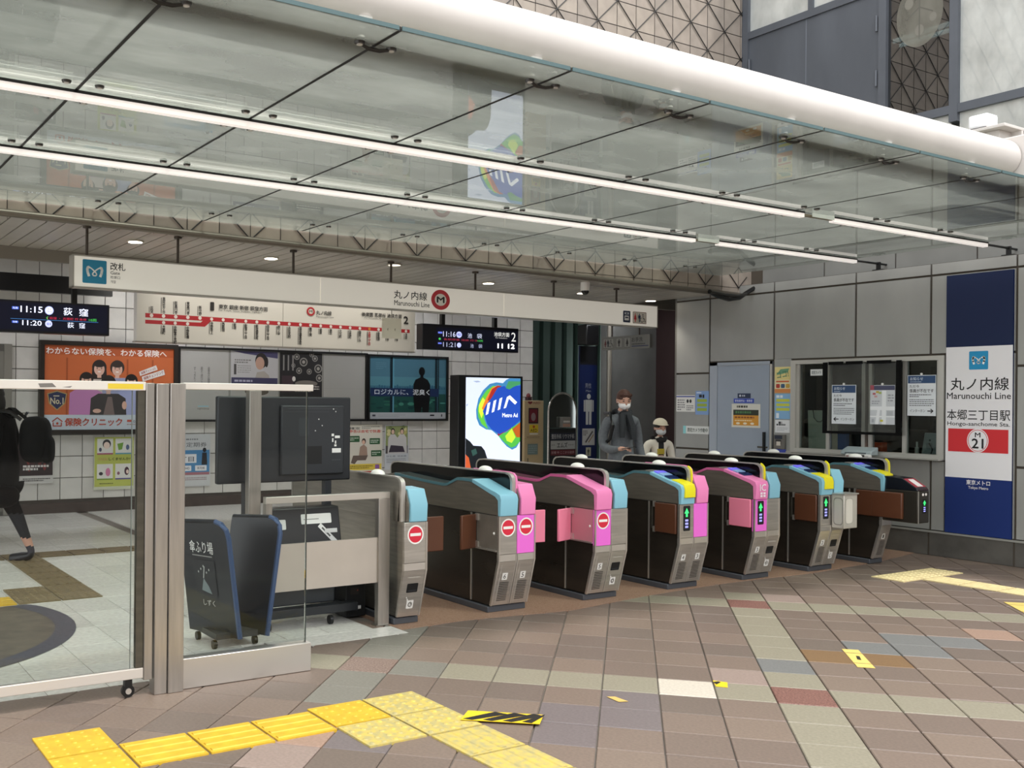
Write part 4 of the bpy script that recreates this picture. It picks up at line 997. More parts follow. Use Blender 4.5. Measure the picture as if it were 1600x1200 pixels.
main = [(4.941, '中野坂上'), (5.105, '西新宿'), (5.271, '新宿'), (5.432, '新宿三丁目'), (5.595, '新宿御苑前'), (5.76, '四谷三丁目'), (5.925, '四ツ谷'), (6.085, '赤坂見附'), (6.257, '国会議事堂前'), (6.416, '霞ケ関'), (6.577, '銀座'), (6.74, '東京'), (6.897, '大手町'), (7.056, '淡路町'), (7.217, '御茶ノ水'), (7.377, '本郷三丁目'), (7.533, '後楽園'), (7.69, '茗荷谷'), (7.85, '新大塚'), (8.01, '池袋')]
for x, s in up:
    p.ell(x, 2.675, 0.024, 0.024, '#e8ddd6', 14); h = 0.043 * len(s)
    p.text('\n'.join(s), x - 0.018, 2.708, x + 0.022, 2.708 + h, INK, 0.03); p.rect(x - 0.036, 2.708, x - 0.027, 2.70 + h, '#5b5751')
for x, s in lo:
    p.ell(x, 2.590, 0.022, 0.022, '#e8ddd6', 14); h = 0.04 * len(s)
    p.text('\n'.join(s), x - 0.018, 2.555 - h, x + 0.022, 2.555, INK, 0.03); p.rect(x - 0.036, 2.56 - h, x - 0.027, 2.555, '#5b5751')
for k, (x, s) in enumerate(main):
    y = 2.668 - (x - 4.941) * 0.0088
    p.ell(x, y, 0.022, 0.022, '#e8ddd6' if s != '本郷三丁目' else '#d8803a', 14); h = 0.041 * len(s); c = RED if s == '本郷三丁目' else INK
    p.text('\n'.join(s), x - 0.018, y - 0.035 - h, x + 0.022, y - 0.035, c, 0.03); p.rect(x - 0.036, y - 0.035 - h, x - 0.027, y - 0.04, '#5b5751')
p.text('1', 4.92, 2.785, 4.965, 2.89, INK, 0.05); p.text('東京 銀座 新宿 荻窪方面', 5.035, 2.812, 5.75, 2.872, INK, 0.03); p.text('For Tokyo, Ginza, Shinjuku, Ogikubo', 5.035, 2.778, 5.66, 2.804, INK, 0.01)
p.ell(6.415, 2.85, 0.064, 0.062, RED, 28); p.ell(6.415, 2.85, 0.038, 0.036, '#cfcabf', 24); p.text('M', 6.392, 2.834, 6.438, 2.866, INK, 0.06)
p.text('丸ノ内線', 6.50, 2.808, 6.745, 2.868, INK, 0.03); p.text('Marunouchi Line', 6.50, 2.772, 6.78, 2.795, INK, 0.0)
p.text('後楽園 茗荷谷 池袋方面', 7.245, 2.826, 7.93, 2.885, INK, 0.03); p.text('For Korakuen, Myogadani, Ikebukuro', 7.29, 2.79, 7.9, 2.815, INK, 0.01); p.text('2', 7.965, 2.752, 8.045, 2.86, INK, 0.03)
p.build('map_print', rm)

# departure boards
def led(x0, x1, label, fn):
    t = thing('departure_board', label, 'departure board', ((x0 + x1) / 2, 12.0, 2.35), 'departure boards under the ceiling')
    MB().box(x0, x1, 12.0, 12.16, 2.35, 2.72, M('#090a14', 0.3)).build('casing', t, bevel=0.005)
    for u in (x0 + 0.4, x1 - 0.4): MB().box(u - 0.03, u + 0.03, 12.05, 12.11, 2.72, 3.558, BLACK).build('hanger', t)
    q = PV(11.9995, emit=0.7); fn(q); q.build('screen_print', t)
Wt = '#e8ecff'
def l1(q):
    q.rect(1.45, 2.375, 3.38, 2.70, '#060818', 0.6)
    q.rrect(2.285, 2.612, 2.36, 2.645, 0.006, '#3a56b4'); q.text('先発', 2.295, 2.617, 2.35, 2.64, Wt)
    q.text('11:15', 2.38, 2.585, 2.625, 2.655, Wt, 0.015); q.ell(2.70, 2.618, 0.05, 0.05, '#aeb6ee', 20); q.ell(2.70, 2.618, 0.036, 0.036, '#f0f0ff', 18); q.text('M', 2.685, 2.622, 2.715, 2.64, '#40407a', 0.03); q.text('01', 2.675, 2.597, 2.725, 2.617, '#40407a', 0.03)
    q.text('荻', 2.865, 2.572, 2.965, 2.662, Wt, 0.01); q.text('窪', 3.045, 2.570, 3.15, 2.660, Wt, 0.01)
    q.text('( 荻窪 ・ 方南町 行 各停', 2.68, 2.512, 3.13, 2.545, '#b02840'); q.text('( ', 2.668, 2.51, 2.69, 2.548, '#3fae4a', 0.02); q.text('10両', 3.16, 2.512, 3.25, 2.545, '#3fae4a')
    q.rect(2.27, 2.503, 3.27, 2.507, '#3a70a8'); q.rrect(2.285, 2.455, 2.355, 2.482, 0.005, '#3a56b4'); q.text('次発', 2.295, 2.459, 2.345, 2.478, Wt)
    q.text('11:20', 2.40, 2.435, 2.615, 2.492, Wt, 0.012); q.ell(2.695, 2.462, 0.040, 0.040, '#b7bdf0', 18); q.text('01', 2.675, 2.447, 2.715, 2.473, '#40407a', 0.03); q.text('荻', 2.91, 2.425, 2.985, 2.49, Wt); q.text('窪', 3.045, 2.425, 3.115, 2.49, Wt)
    q.rect(1.9, 2.64, 2.11, 2.68, '#9a9a98')
led(1.35, 3.405, 'dark departure board above the orange poster, showing two train times', l1)
def l2(q):
    q.rect(8.16, 2.375, 9.66, 2.675, '#060816', 0.5)
    q.rrect(8.19, 2.585, 8.265, 2.612, 0.005, '#5a68c4'); q.text('11:16', 8.28, 2.545, 8.50, 2.620, '#b8bdd4', 0.005); q.ell(8.565, 2.582, 0.05, 0.046, '#aeb6ee', 20); q.text('M25', 8.535, 2.565, 8.595, 2.60, '#30306a', 0.03)
    q.text('池', 8.72, 2.54, 8.80, 2.612, '#b8bdd4'); q.text('袋', 8.89, 2.54, 8.985, 2.612, '#b8bdd4')
    q.text('各駅停車 池袋 行き', 8.29, 2.49, 8.90, 2.52, '#8c2a3a'); q.text('10両', 8.90, 2.49, 9.0, 2.52, '#3fae4a'); q.ell(8.22, 2.507, 0.02, 0.016, '#3fae4a', 10)
    q.rrect(8.19, 2.432, 8.255, 2.455, 0.005, '#5a68c4'); q.text('11:21', 8.28, 2.395, 8.50, 2.462, '#9aa0bc'); q.ell(8.565, 2.428, 0.038, 0.036, '#aeb6ee', 18); q.text('池', 8.77, 2.398, 8.83, 2.455, '#9aa0bc'); q.text('袋', 8.92, 2.398, 8.99, 2.455, '#9aa0bc')
    q.text('池袋方面', 9.21, 2.585, 9.50, 2.65, '#c8c8c4', 0.005); q.text('For Ikebukuro', 9.24, 2.555, 9.46, 2.575, '#b0b0ac'); q.text('2', 9.54, 2.52, 9.625, 2.655, '#c8c8c4', 0.005)
    q.text('11 12', 9.28, 2.41, 9.60, 2.478, '#ffffff', 0.05, 1.2)
led(7.92, 9.68, 'dark departure board beside the route map, showing platform two', l2)

# ================================================================== POSTERS AND BOARDS ON THE BACK WALL
BRNF, BLKF = M('#241d18', 0.4), M('#0f0e0e', 0.4)
PV_ = WALLV - 0.03
def frame_rect(mb, x0, x1, z0, z1, w, v0, v1, m):
    return mb.box(x0, x1, v0, v1, z1 - w, z1, m).box(x0, x1, v0, v1, z0, z0 + w, m).box(x0, x0 + w, v0, v1, z0 + w, z1 - w, m).box(x1 - w, x1, v0, v1, z0 + w, z1 - w, m)

of = thing('framed_poster', 'big orange poster of five smiling people in a dark brown frame', 'poster', (4.05, 14.17, 1.09))
frame_rect(MB(), 3.062, 5.03, 1.095, 2.392, 0.062, 14.125, 14.185, BRNF).build('frame', of)
MB().box(3.10, 4.99, 14.155, 14.185, 1.13, 2.36, M('#c8683a', 0.4)).build('poster_sheet', of)
q = PV(14.1545, rough=0.35)
q.rect(3.124, 1.365, 4.968, 2.33, '#c96a3c'); q.rect(3.124, 2.20, 4.968, 2.33, '#b95a2e')
for x in (3.42, 4.27, 4.64): q.rect(x, 1.365, x + 0.025, 2.16, '#a8532c')
q.rect(3.124, 1.157, 4.968, 1.365, '#ccd6de')
q.text('わからない保険を、わかる保険へ', 3.15, 2.205, 4.86, 2.30, '#f2ece6', 0.035)
def bust(cx, cz, hr, hair, skin, shirt, sw, sb, long=False):
    q.poly([(cx - sw, sb), (cx - sw * 0.95, cz - hr * 2.0), (cx - sw * 0.55, cz - hr * 1.35), (cx + sw * 0.55, cz - hr * 1.35), (cx + sw * 0.95, cz - hr * 2.0), (cx + sw, sb)], shirt)
    if long: q.poly([(cx - hr * 1.05, cz), (cx - hr * 1.15, cz - hr * 1.6), (cx + hr * 1.15, cz - hr * 1.6), (cx + hr * 1.05, cz)], hair)
    q.ell(cx, cz + hr * 0.18, hr * 1.08, hr * 1.12, hair, 20); q.rect(cx - hr * 0.3, cz - hr * 1.4, cx + hr * 0.3, cz - hr * 0.6, skin)
    q.ell(cx, cz - hr * 0.12, hr * 0.78, hr * 0.95, skin, 20); q.ell(cx, cz + hr * 0.62, hr * 0.85, hr * 0.45, hair, 16)
    for s_ in (-1, 1): q.ell(cx + s_ * hr * 0.32, cz - hr * 0.02, hr * 0.10, hr * 0.07, '#2b211d', 8); q.ell(cx + s_ * hr * 0.32, cz + hr * 0.15, hr * 0.15, hr * 0.035, '#3a2c26', 8)
    q.ell(cx, cz - hr * 0.48, hr * 0.26, hr * 0.11, '#f1e6e2', 10); q.ell(cx, cz - hr * 0.22, hr * 0.07, hr * 0.1, '#c99a86', 8)
SK_ = '#e0b6a2'
bust(3.88, 2.02, 0.095, '#2e2624', SK_, '#cdbfb8', 0.21, 1.365, True); bust(4.135, 2.02, 0.095, '#3a302c', SK_, '#9fa6c8', 0.22, 1.365)
bust(3.70, 1.85, 0.09, '#2a2322', SK_, '#c887ba', 0.24, 1.365); bust(4.34, 1.84, 0.085, '#221d1c', SK_, '#a9b0d8', 0.22, 1.365); bust(4.01, 1.80, 0.10, '#2a2624', SK_, '#403c3c', 0.26, 1.365)
q.poly([(3.94, 1.365), (4.0, 1.62), (4.06, 1.62), (4.10, 1.365)], '#7c6c68'); q.ell(3.85, 1.42, 0.06, 0.03, SK_, 12); q.ell(4.24, 1.50, 0.035, 0.06, SK_, 12)
q.poly([(3.165, 1.66), (3.19, 1.52), (3.30, 1.425), (3.41, 1.52), (3.435, 1.66), (3.30, 1.70)], '#b09a66'); q.poly([(3.18, 1.65), (3.203, 1.53), (3.30, 1.442), (3.397, 1.53), (3.42, 1.65), (3.30, 1.685)], '#2b3358')
q.text('No.1', 3.21, 1.515, 3.385, 1.60, '#e2d6b4', 0.02); q.rect(3.25, 1.62, 3.33, 1.632, '#e2d6b4')
q.line([(3.235, 1.27), (3.305, 1.325), (3.375, 1.27)], 0.014, '#b8452c'); q.line([(3.25, 1.26), (3.25, 1.21), (3.36, 1.21), (3.36, 1.26)], 0.014, '#b8452c'); q.ell(3.305, 1.245, 0.017, 0.017, '#b8452c', 10)
q.text('保険クリニック', 3.405, 1.208, 4.21, 1.318, '#b8452c', 0.03); q.rrect(4.28, 1.262, 4.345, 1.295, 0.006, '#c05a48'); q.text('0120', 4.37, 1.25, 4.50, 1.29, '#6a5e5c'); q.rows(4.28, 1.215, 4.53, 1.24, 1, '#b08a80')
q.poly([(4.45, 1.985), (4.70, 2.085), (4.725, 2.02), (4.465, 1.925)], '#e6e2dc'); q.text('保険マッシュに', 4.47, 1.985, 4.705, 2.025, '#a04030', 0.02, rot=0.38)
q.poly([(4.49, 1.915), (4.815, 2.025), (4.835, 1.95), (4.505, 1.845)], '#e6e2dc'); q.text('保険チェンジング', 4.51, 1.915, 4.82, 1.96, '#a04030', 0.02, rot=0.33)
q.build('print', of)

# long black frame with four notices
lf = thing('notice_board', 'long black wall frame holding two pale notices and two small ads', 'notice board', (6.7, 14.17, 1.26))
frame_rect(MB(), 5.035, 8.262, 1.262, 2.375, 0.032, 14.13, 14.185, BLKF).build('frame', lf)
MB().box(5.06, 8.24, 14.165, 14.185, 1.29, 2.35, M('#8d8b84', 0.5)).build('backing', lf)
def sheet(x0, x1, z0, z1, col, label, fn, v=14.1645):
    o = box('poster', x0, x1, v - 0.004, v, z0, z1, M(col, 0.45), label=label, cat='poster')
    q = PV(v - 0.0045); fn(q); q.build('print', o); return o
def n1(q):
    for k, s in enumerate(('最高の睡眠を', '眠り続ける', 'すっきり')):
        q.text('\n'.join(s), 5.50 - k * 0.11, 2.08 - 0.055 * len(s), 5.535 - k * 0.11, 2.08, '#4a4845', 0.0)
    q.rect(5.35, 1.485, 5.52, 1.50, '#8fc0cf'); q.text('nightsleep', 5.34, 1.44, 5.53, 1.47, '#55524e')
sheet(5.065, 5.835, 1.295, 2.345, '#aeaca6', 'pale grey poster with thin columns of writing beside the orange poster', n1)
def n2(q):
    q.rect(5.87, 1.84, 6.65, 2.34, '#b9b7b6'); q.poly([(5.88, 2.34), (6.65, 2.34), (6.65, 2.24), (6.1, 2.30)], '#4a4668')
    q.ell(6.37, 2.20, 0.10, 0.12, '#2b2422', 20); q.ell(6.35, 2.16, 0.075, 0.10, '#c09a86', 18); q.ell(6.46, 2.18, 0.03, 0.08, '#2b2422', 12); q.poly([(6.25, 1.86), (6.30, 2.02), (6.42, 2.04), (6.50, 1.98), (6.53, 1.86)], '#a8a096')
    q.rows(5.93, 2.15, 6.2, 2.22, 2, '#77746f'); q.rows(5.98, 2.0, 6.2, 2.13, 4, '#8a8782', 0.3); q.rect(5.92, 1.98, 5.96, 2.14, '#4a4846')
    q.rect(5.88, 1.83, 6.65, 1.935, '#3d3a58'); q.rows(5.93, 1.86, 6.60, 1.91, 1, '#a9a7b8', 0.6); q.rect(5.88, 1.60, 6.65, 1.82, '#a9a6a0'); q.ell(6.3, 1.72, 0.2, 0.06, '#5a5248', 20)
sheet(5.87, 6.66, 1.42, 2.345, '#b0aeaa', 'poster of a woman in profile above a dark violet band', n2)
def n3(q):
    q.rect(6.69, 1.47, 7.43, 2.34, '#1c1a1a')
    for x, y, r in ((6.98, 2.28, .05), (7.10, 2.20, .07), (7.30, 2.26, .05), (7.36, 2.10, .07), (7.20, 2.05, .045), (7.02, 2.06, .05), (7.38, 1.95, .06), (7.24, 2.32, .04), (6.92, 2.14, .035)):
        q.ell(x, y, r, r, '#8e8a84', 18); q.ell(x, y, r * .72, r * .72, '#2a2726', 16); q.ell(x, y, r * .4, r * .4, '#a09a92', 12)
    for k in range(3): q.rect(6.74 + k * 0.08, 2.06, 6.765 + k * 0.08, 2.30, '#8a8682')
    q.rect(6.72, 1.72, 6.92, 1.98, '#3a2a30'); q.ell(7.15, 1.86, 0.2, 0.05, '#777068', 20); q.rows(6.95, 1.72, 7.38, 1.83, 3, '#b9b4ab'); q.ell(6.93, 1.93, 0.03, 0.04, '#cfcac2', 12)
    q.rect(6.73, 1.50, 7.39, 1.66, '#37332f'); q.rows(6.78, 1.53, 7.34, 1.64, 3, '#b9b4ab')
sheet(6.69, 7.43, 1.47, 2.34, '#1c1a1a', 'black poster sprinkled with grey wheel shapes', n3)
sheet(7.46, 8.225, 1.30, 2.335, '#9c9a94', 'blank grey sheet beside the black poster of wheel shapes', lambda q: q.rect(7.47, 1.79, 8.22, 1.793, '#8f8d88'))

bl = thing('framed_poster', 'blue poster of a man from behind at a tall window, in black frame', 'poster', (9.06, 14.17, 1.24))
frame_rect(MB(), 8.265, 9.868, 1.262, 2.362, 0.034, 14.12, 14.185, BLKF).build('frame', bl)
MB().box(8.29, 9.84, 14.15, 14.185, 1.29, 2.34, M('#2f5666', 0.4)).build('poster_sheet', bl)
q = PV(14.1495, rough=0.3)
q.rect(8.315, 1.405, 9.825, 2.325, '#3d6a7c'); q.rect(8.315, 2.0, 9.825, 2.325, '#476f80'); q.rect(8.315, 1.85, 9.825, 2.0, '#51808c'); q.rect(8.315, 1.405, 9.825, 1.72, '#1f4a44')
for k in range(26): q.ell(random.uniform(8.34, 9.8), random.uniform(1.43, 1.66), random.uniform(.03, .09), random.uniform(.01, .03), random.choice(['#2c5f50', '#3f7a6a', '#17393a', '#4f8f86']), 10)
for k in range(30):
    x = 8.33 + k * 0.05; q.rect(x, 1.80, x + 0.03, 1.82 + random.uniform(0.0, 0.05), '#2c5a72')
for x in (8.70, 9.60): q.rect(x, 1.405, x + 0.05, 2.325, '#14242c'); q.rect(x + 0.05, 1.405, x + 0.075, 2.325, '#5b93a8')
q.rect(9.655, 1.405, 9.68, 2.325, '#14242c'); q.rect(8.32, 1.675, 9.68, 1.81, '#1c2c50')
q.ell(9.33, 2.10, 0.062, 0.075, '#0c0d10', 18); q.poly([(9.165, 1.62), (9.16, 1.88), (9.20, 1.96), (9.30, 2.0), (9.30, 2.06), (9.36, 2.06), (9.36, 2.0), (9.45, 1.96), (9.50, 1.88), (9.495, 1.62), (9.47, 1.405), (9.35, 1.405), (9.335, 1.50), (9.31, 1.405), (9.19, 1.405)], '#0c0d10')
q.text('ロジカルに、泥臭く', 8.40, 1.70, 9.49, 1.795, '#dfe6e8', 0.005)
q.rect(8.315, 1.298, 9.825, 1.405, '#a9acaf'); q.rect(8.36, 1.34, 8.42, 1.37, '#3a3c44'); q.rows(8.47, 1.33, 9.0, 1.375, 2, '#8a8d90', 0.3); q.rrect(9.50, 1.345, 9.59, 1.37, 0.01, '#1c1d22'); q.rect(9.73, 1.335, 9.755, 1.375, '#2a2b30'); q.rows(8.42, 2.12, 8.62, 2.24, 4, '#5d8494', 0.3)
q.build('print', bl)

def n5(q):
    q.rect(7.935, 0.30, 8.57, 1.20, '#d9d4c4'); q.text('申告は自宅で快適!', 7.95, 1.07, 8.55, 1.12, '#c8402e', 0.03); q.text('確定', 7.95, 1.125, 8.15, 1.165, '#3a3a38', 0.02); q.rows(8.18, 1.13, 8.52, 1.18, 2, '#8a867c')
    for a in ((7.94, 0.92), (8.33, 0.88), (8.36, 0.68)): q.rrect(a[0], a[1], a[0] + 0.2, a[1] + 0.10, 0.01, '#2f5a34'); q.rows(a[0] + .02, a[1] + .02, a[0] + .18, a[1] + .08, 2, '#c9d6c2')
    q.ell(8.22, 0.93, 0.04, 0.05, '#4a3a30', 14); q.ell(8.215, 0.915, 0.03, 0.035, '#e0b89e', 12); q.poly([(8.13, 0.70), (8.15, 0.84), (8.22, 0.88), (8.28, 0.83), (8.29, 0.70)], '#a58a78'); q.poly([(7.98, 0.58), (8.02, 0.70), (8.30, 0.70), (8.26, 0.62), (8.10, 0.62), (8.05, 0.56)], '#6d5f55')
    q.rect(7.94, 0.46, 8.56, 0.56, '#d9c04a'); q.rows(7.97, 0.48, 8.4, 0.54, 2, '#6a5c20'); q.rect(8.44, 0.475, 8.52, 0.545, '#8a5a9a'); q.rect(8.1, 0.40, 8.5, 0.44, '#b8402e')
sheet(7.93, 8.575, 0.30, 1.205, '#d2cdbf', 'cream and green notice about filing from home, under the black frame', n5, WALLV - 0.012)
def n6(q):
    q.rect(8.64, 0.72, 9.075, 1.18, '#8c9660'); q.rect(8.64, 0.72, 9.075, 0.85, '#55504e')
    for k in range(14): q.ell(random.uniform(8.66, 9.05), random.uniform(0.95, 1.16), 0.04, 0.03, random.choice(['#b8b068', '#6f7c48', '#d0c890']), 8)
    for cx, sk in ((8.78, '#d9b8a0'), (8.96, '#d9b8a0')):
        q.poly([(cx - 0.1, 0.72), (cx - 0.09, 0.98), (cx - 0.04, 1.04), (cx + 0.04, 1.04), (cx + 0.09, 0.98), (cx + 0.1, 0.72)], '#c9c6c2'); q.ell(cx, 1.09, 0.04, 0.055, '#2c2422', 14); q.ell(cx, 1.08, 0.03, 0.04, sk, 12)
    q.poly([(8.70, 0.74), (8.74, 0.86), (8.98, 0.84), (9.02, 0.74)], '#3c3440'); q.text('ひと旅  ゆめ旅', 8.66, 0.66, 9.05, 0.69, '#4a5a70'); q.rows(8.66, 0.56, 9.04, 0.64, 3, '#8a8c90', 0.35)
sheet(8.625, 9.095, 0.45, 1.195, '#c6c9cb', 'small poster of two people outdoors under the blue framed poster', n6, WALLV - 0.012)
def n7(q):
    q.rect(3.83, 0.345, 4.385, 1.045, '#b9c05a')
    for x, z, c in ((3.865, 0.80, '#a04a6a'), (4.125, 0.80, '#5a9aa8'), (3.865, 0.44, '#7a9a3a'), (4.125, 0.44, '#5a508a')):
        q.rect(x, z, x + 0.225, z + 0.225, '#dddcd4'); q.rect(x, z, x + 0.225, z + 0.02, c)
    q.ell(4.0, 0.95, 0.06, 0.065, '#2a2a2c', 14); q.ell(4.0, 0.93, 0.045, 0.05, '#ead0c0', 12); q.ell(3.91, 0.87, 0.02, 0.03, '#4a4a60', 10); q.poly([(4.15, 0.95), (4.24, 0.97), (4.22, 0.87), (4.17, 0.86)], '#6f9a3c'); q.ell(4.30, 0.90, 0.025, 0.04, '#5a6a8a', 10)
    q.ell(3.92, 0.53, 0.03, 0.025, '#26262a', 10); q.ell(4.02, 0.55, 0.035, 0.06, '#c8789a', 12); q.ell(4.17, 0.53, 0.02, 0.025, '#8a5a6a', 10); q.ell(4.29, 0.56, 0.035, 0.06, '#4a2c3a', 12); q.ell(4.30, 0.55, 0.02, 0.03, '#ead0c0', 10)
    q.text('しくませんか?', 4.03, 0.715, 4.34, 0.755, '#3a3a20', 0.02); q.text('そのままに', 3.88, 0.715, 4.02, 0.755, '#c07a6a', 0.0); q.rows(3.9, 0.375, 4.3, 0.40, 1, '#6a6c30')
sheet(3.82, 4.395, 0.30, 1.05, '#c9ccb4', 'yellow green poster of four cartoon scenes under the orange poster', n7, WALLV - 0.012)
def n8(q):
    q.rect(2.72, 0.53, 3.255, 1.058, '#241416')
    for k in range(24): q.ell(random.uniform(2.85, 3.2), random.uniform(0.62, 1.02), random.uniform(.02, .05), random.uniform(.02, .06), random.choice(['#5a1c20', '#3c1416', '#7a2a2c', '#8d8480']), 9)
    q.rows(2.86, 0.60, 3.2, 0.68, 2, '#d8d4d0', 0.7); q.rect(3.19, 0.70, 3.22, 1.0, '#c9c4c0'); q.rows(2.86, 0.45, 3.22, 0.50, 2, '#3a3836')
sheet(2.72, 3.262, 0.42, 1.06, '#c9c7c2', 'dark red poster half hidden behind the walking person', n8, WALLV - 0.012)
def n9(q):
    q.rect(4.78, 0.31, 5.55, 1.065, '#c6c8c8'); q.text('マーク定期券', 4.86, 0.885, 5.50, 0.955, '#4a4c4e', 0.0); q.rect(4.80, 0.47, 5.545, 0.84, '#4a86b4'); q.rect(4.83, 0.65, 5.34, 0.78, '#e4e6e8'); q.text('三丁目', 4.95, 0.67, 5.30, 0.74, '#3a3c40', 0.01)
    q.poly([(5.42, 0.62), (5.43, 0.80), (5.50, 0.80), (5.51, 0.62)], '#1c1e24'); q.ell(5.465, 0.84, 0.03, 0.035, '#1c1e24', 10)
    q.rrect(5.12, 0.53, 5.26, 0.61, 0.01, '#dfe2e4'); q.rrect(5.32, 0.53, 5.50, 0.61, 0.01, '#dfe2e4'); q.text('840', 5.15, 0.55, 5.23, 0.59, '#3a3c40'); q.text('券売機', 5.35, 0.55, 5.47, 0.59, '#3a3c40'); q.rect(4.80, 0.47, 5.545, 0.51, '#a06a72'); q.rows(4.82, 0.36, 5.5, 0.44, 3, '#a08a8c'); q.rows(5.1, 0.98, 5.4, 1.02, 1, '#7a7c7e')
sheet(4.77, 5.56, 0.30, 1.075, '#c6c8c8', 'white and blue commuter pass poster behind the fence post', n9, WALLV - 0.012)

# digital advert
ad = thing('digital_advert', 'tall lit advert screen in black case with a blue and rainbow blob', 'screen', (8.8, 11.5, 0))
MB().box(8.213, 9.372, 11.505, 11.72, 0.05, 1.975, M('#07080a', 0.3)).build('casing', ad, bevel=0.008)
MB().box(8.25, 9.335, 11.52, 11.80, 0.004, 0.05, BLACK).build('base', ad)
q = PV(11.5045, emit=0.62, rough=0.4)
q.rect(8.338, 0.35, 9.325, 1.943, '#c9d2e6')
q.poly([(8.34, 1.08), (8.42, 1.03), (8.48, 0.97), (8.62, 0.96), (8.68, 0.90), (8.73, 0.78), (8.75, 0.35), (8.34, 0.35)], '#14181c'); q.poly([(8.34, 0.85), (8.40, 0.80), (8.45, 0.60), (8.34, 0.5)], '#b8502a'); q.poly([(8.44, 0.90), (8.52, 0.93), (8.55, 0.86), (8.47, 0.82)], '#2c4a44')
q.poly([(8.52, 1.48), (8.56, 1.64), (8.64, 1.76), (8.76, 1.855), (8.88, 1.88), (9.0, 1.87), (9.06, 1.92), (9.12, 1.942), (9.325, 1.942), (9.325, 1.02), (9.26, 0.93), (9.18, 0.90), (9.08, 0.95), (8.99, 1.03), (8.93, 1.10), (8.80, 1.19), (8.70, 1.20), (8.58, 1.26), (8.53, 1.36)], '#3a7aa8')
q.poly([(8.55, 1.50), (8.60, 1.64), (8.70, 1.76), (8.82, 1.83), (8.90, 1.82), (8.86, 1.66), (8.70, 1.52), (8.66, 1.36), (8.74, 1.20), (8.62, 1.28), (8.56, 1.38)], '#58b43c'); q.poly([(8.57, 1.55), (8.64, 1.66), (8.70, 1.60), (8.66, 1.45), (8.62, 1.36), (8.57, 1.46)], '#c8d83a'); q.poly([(8.62, 1.50), (8.70, 1.66), (8.80, 1.80), (8.92, 1.84), (8.93, 1.74), (8.78, 1.60), (8.68, 1.46)], '#d2722a'); q.poly([(8.72, 1.62), (8.80, 1.78), (8.90, 1.83), (8.97, 1.83), (8.90, 1.70), (8.80, 1.60)], '#9a2a22')
q.poly([(8.93, 1.10), (9.0, 1.14), (9.08, 1.16), (9.16, 1.22), (9.325, 1.30), (9.325, 1.02), (9.24, 0.95), (9.16, 0.93), (9.05, 1.0)], '#4aa844'); q.poly([(9.05, 1.10), (9.17, 1.21), (9.24, 1.08), (9.17, 1.0), (9.08, 1.03)], '#b8d83a'); q.poly([(9.18, 1.20), (9.325, 1.30), (9.325, 1.08), (9.26, 1.08)], '#a8521e'); q.poly([(8.92, 1.10), (9.04, 1.16), (9.16, 1.21), (9.08, 1.28), (8.90, 1.18)], '#8a2a24')
q.poly([(8.64, 1.46), (8.70, 1.56), (8.80, 1.66), (8.90, 1.80), (9.02, 1.83), (9.10, 1.79), (9.18, 1.83), (9.325, 1.84), (9.325, 1.33), (9.20, 1.24), (9.08, 1.18), (8.94, 1.13), (8.80, 1.20), (8.72, 1.28), (8.68, 1.38)], '#1f46a8')
q.poly([(9.05, 1.80), (9.12, 1.78), (9.20, 1.82), (9.325, 1.86), (9.325, 1.90), (9.1, 1.90)], '#3f8a5a')
for k in range(3):
    x = 8.69 + k * 0.108; z = 1.405 + k * 0.035
    q.poly([(x, z), (x + 0.045, z + 0.018), (x + 0.085, z + 0.19), (x + 0.035, z + 0.17)], '#eef2fa')
q.poly([(9.015, 1.50), (9.06, 1.515), (9.11, 1.645), (9.225, 1.56), (9.265, 1.595), (9.13, 1.695), (9.075, 1.67)], '#eef2fa')
q.text('Metro Ad', 8.995, 1.375, 9.275, 1.435, '#eef2fa', 0.02); q.poly([(8.46, 1.89), (8.55, 1.90), (8.60, 1.88), (8.52, 1.87)], '#9aa4ba'); q.poly([(8.34, 1.55), (8.38, 1.57), (8.36, 1.53)], '#9aa4ba'); q.build('screen_print', ad)

# AED cabinet
ae = thing('defibrillator_cabinet', 'beige defibrillator cabinet with red window beside the lit advert', 'cabinet', (10.95, 13.05, 0))
MB().box(10.63, 11.04, 13.0, 13.3, 0.003, 1.625, M('#b59f78', 0.5, 0, 0.04, 3)).build('casing', ae, bevel=0.006)
q = PV(12.9995); q.text('♥AED', 10.70, 1.56, 10.97, 1.61, '#7a2c2a', 0.02); q.rect(10.715, 1.24, 10.925, 1.50, '#1c0f10'); q.rect(10.735, 1.26, 10.905, 1.48, '#6a1620'); q.ell(10.82, 1.35, 0.05, 0.07, '#8d7a78', 14)
q.rect(10.735, 1.09, 10.925, 1.22, '#d9b92c'); q.text('AED', 10.755, 1.10, 10.905, 1.15, '#3a3010', 0.02); q.ell(10.83, 1.185, 0.025, 0.022, '#b04a2a', 12); q.rect(10.74, 1.055, 10.92, 1.075, '#e0dccf'); q.rows(10.68, 1.0, 11.0, 1.025, 1, '#7a6a4c'); q.rect(10.70, 0.72, 10.92, 0.90, '#6f7f7a'); q.rows(10.72, 0.74, 10.90, 0.88, 4, '#94a29c', 0.4); q.rect(10.63, 0.985, 11.04, 0.988, '#7a6a4c'); q.rect(10.70, 0.58, 10.715, 0.66, '#2a241c')
q.build('print', ae)
MB().box(10.72, 10.80, 13.02, 13.10, 1.625, 1.68, M('#3a2426', 0.5)).ell((10.76, 13.06, 1.70), 0.04, 0.035, 0.05, M('#7a3030', 0.5), 12, 6).build('alarm_lamp', ae)

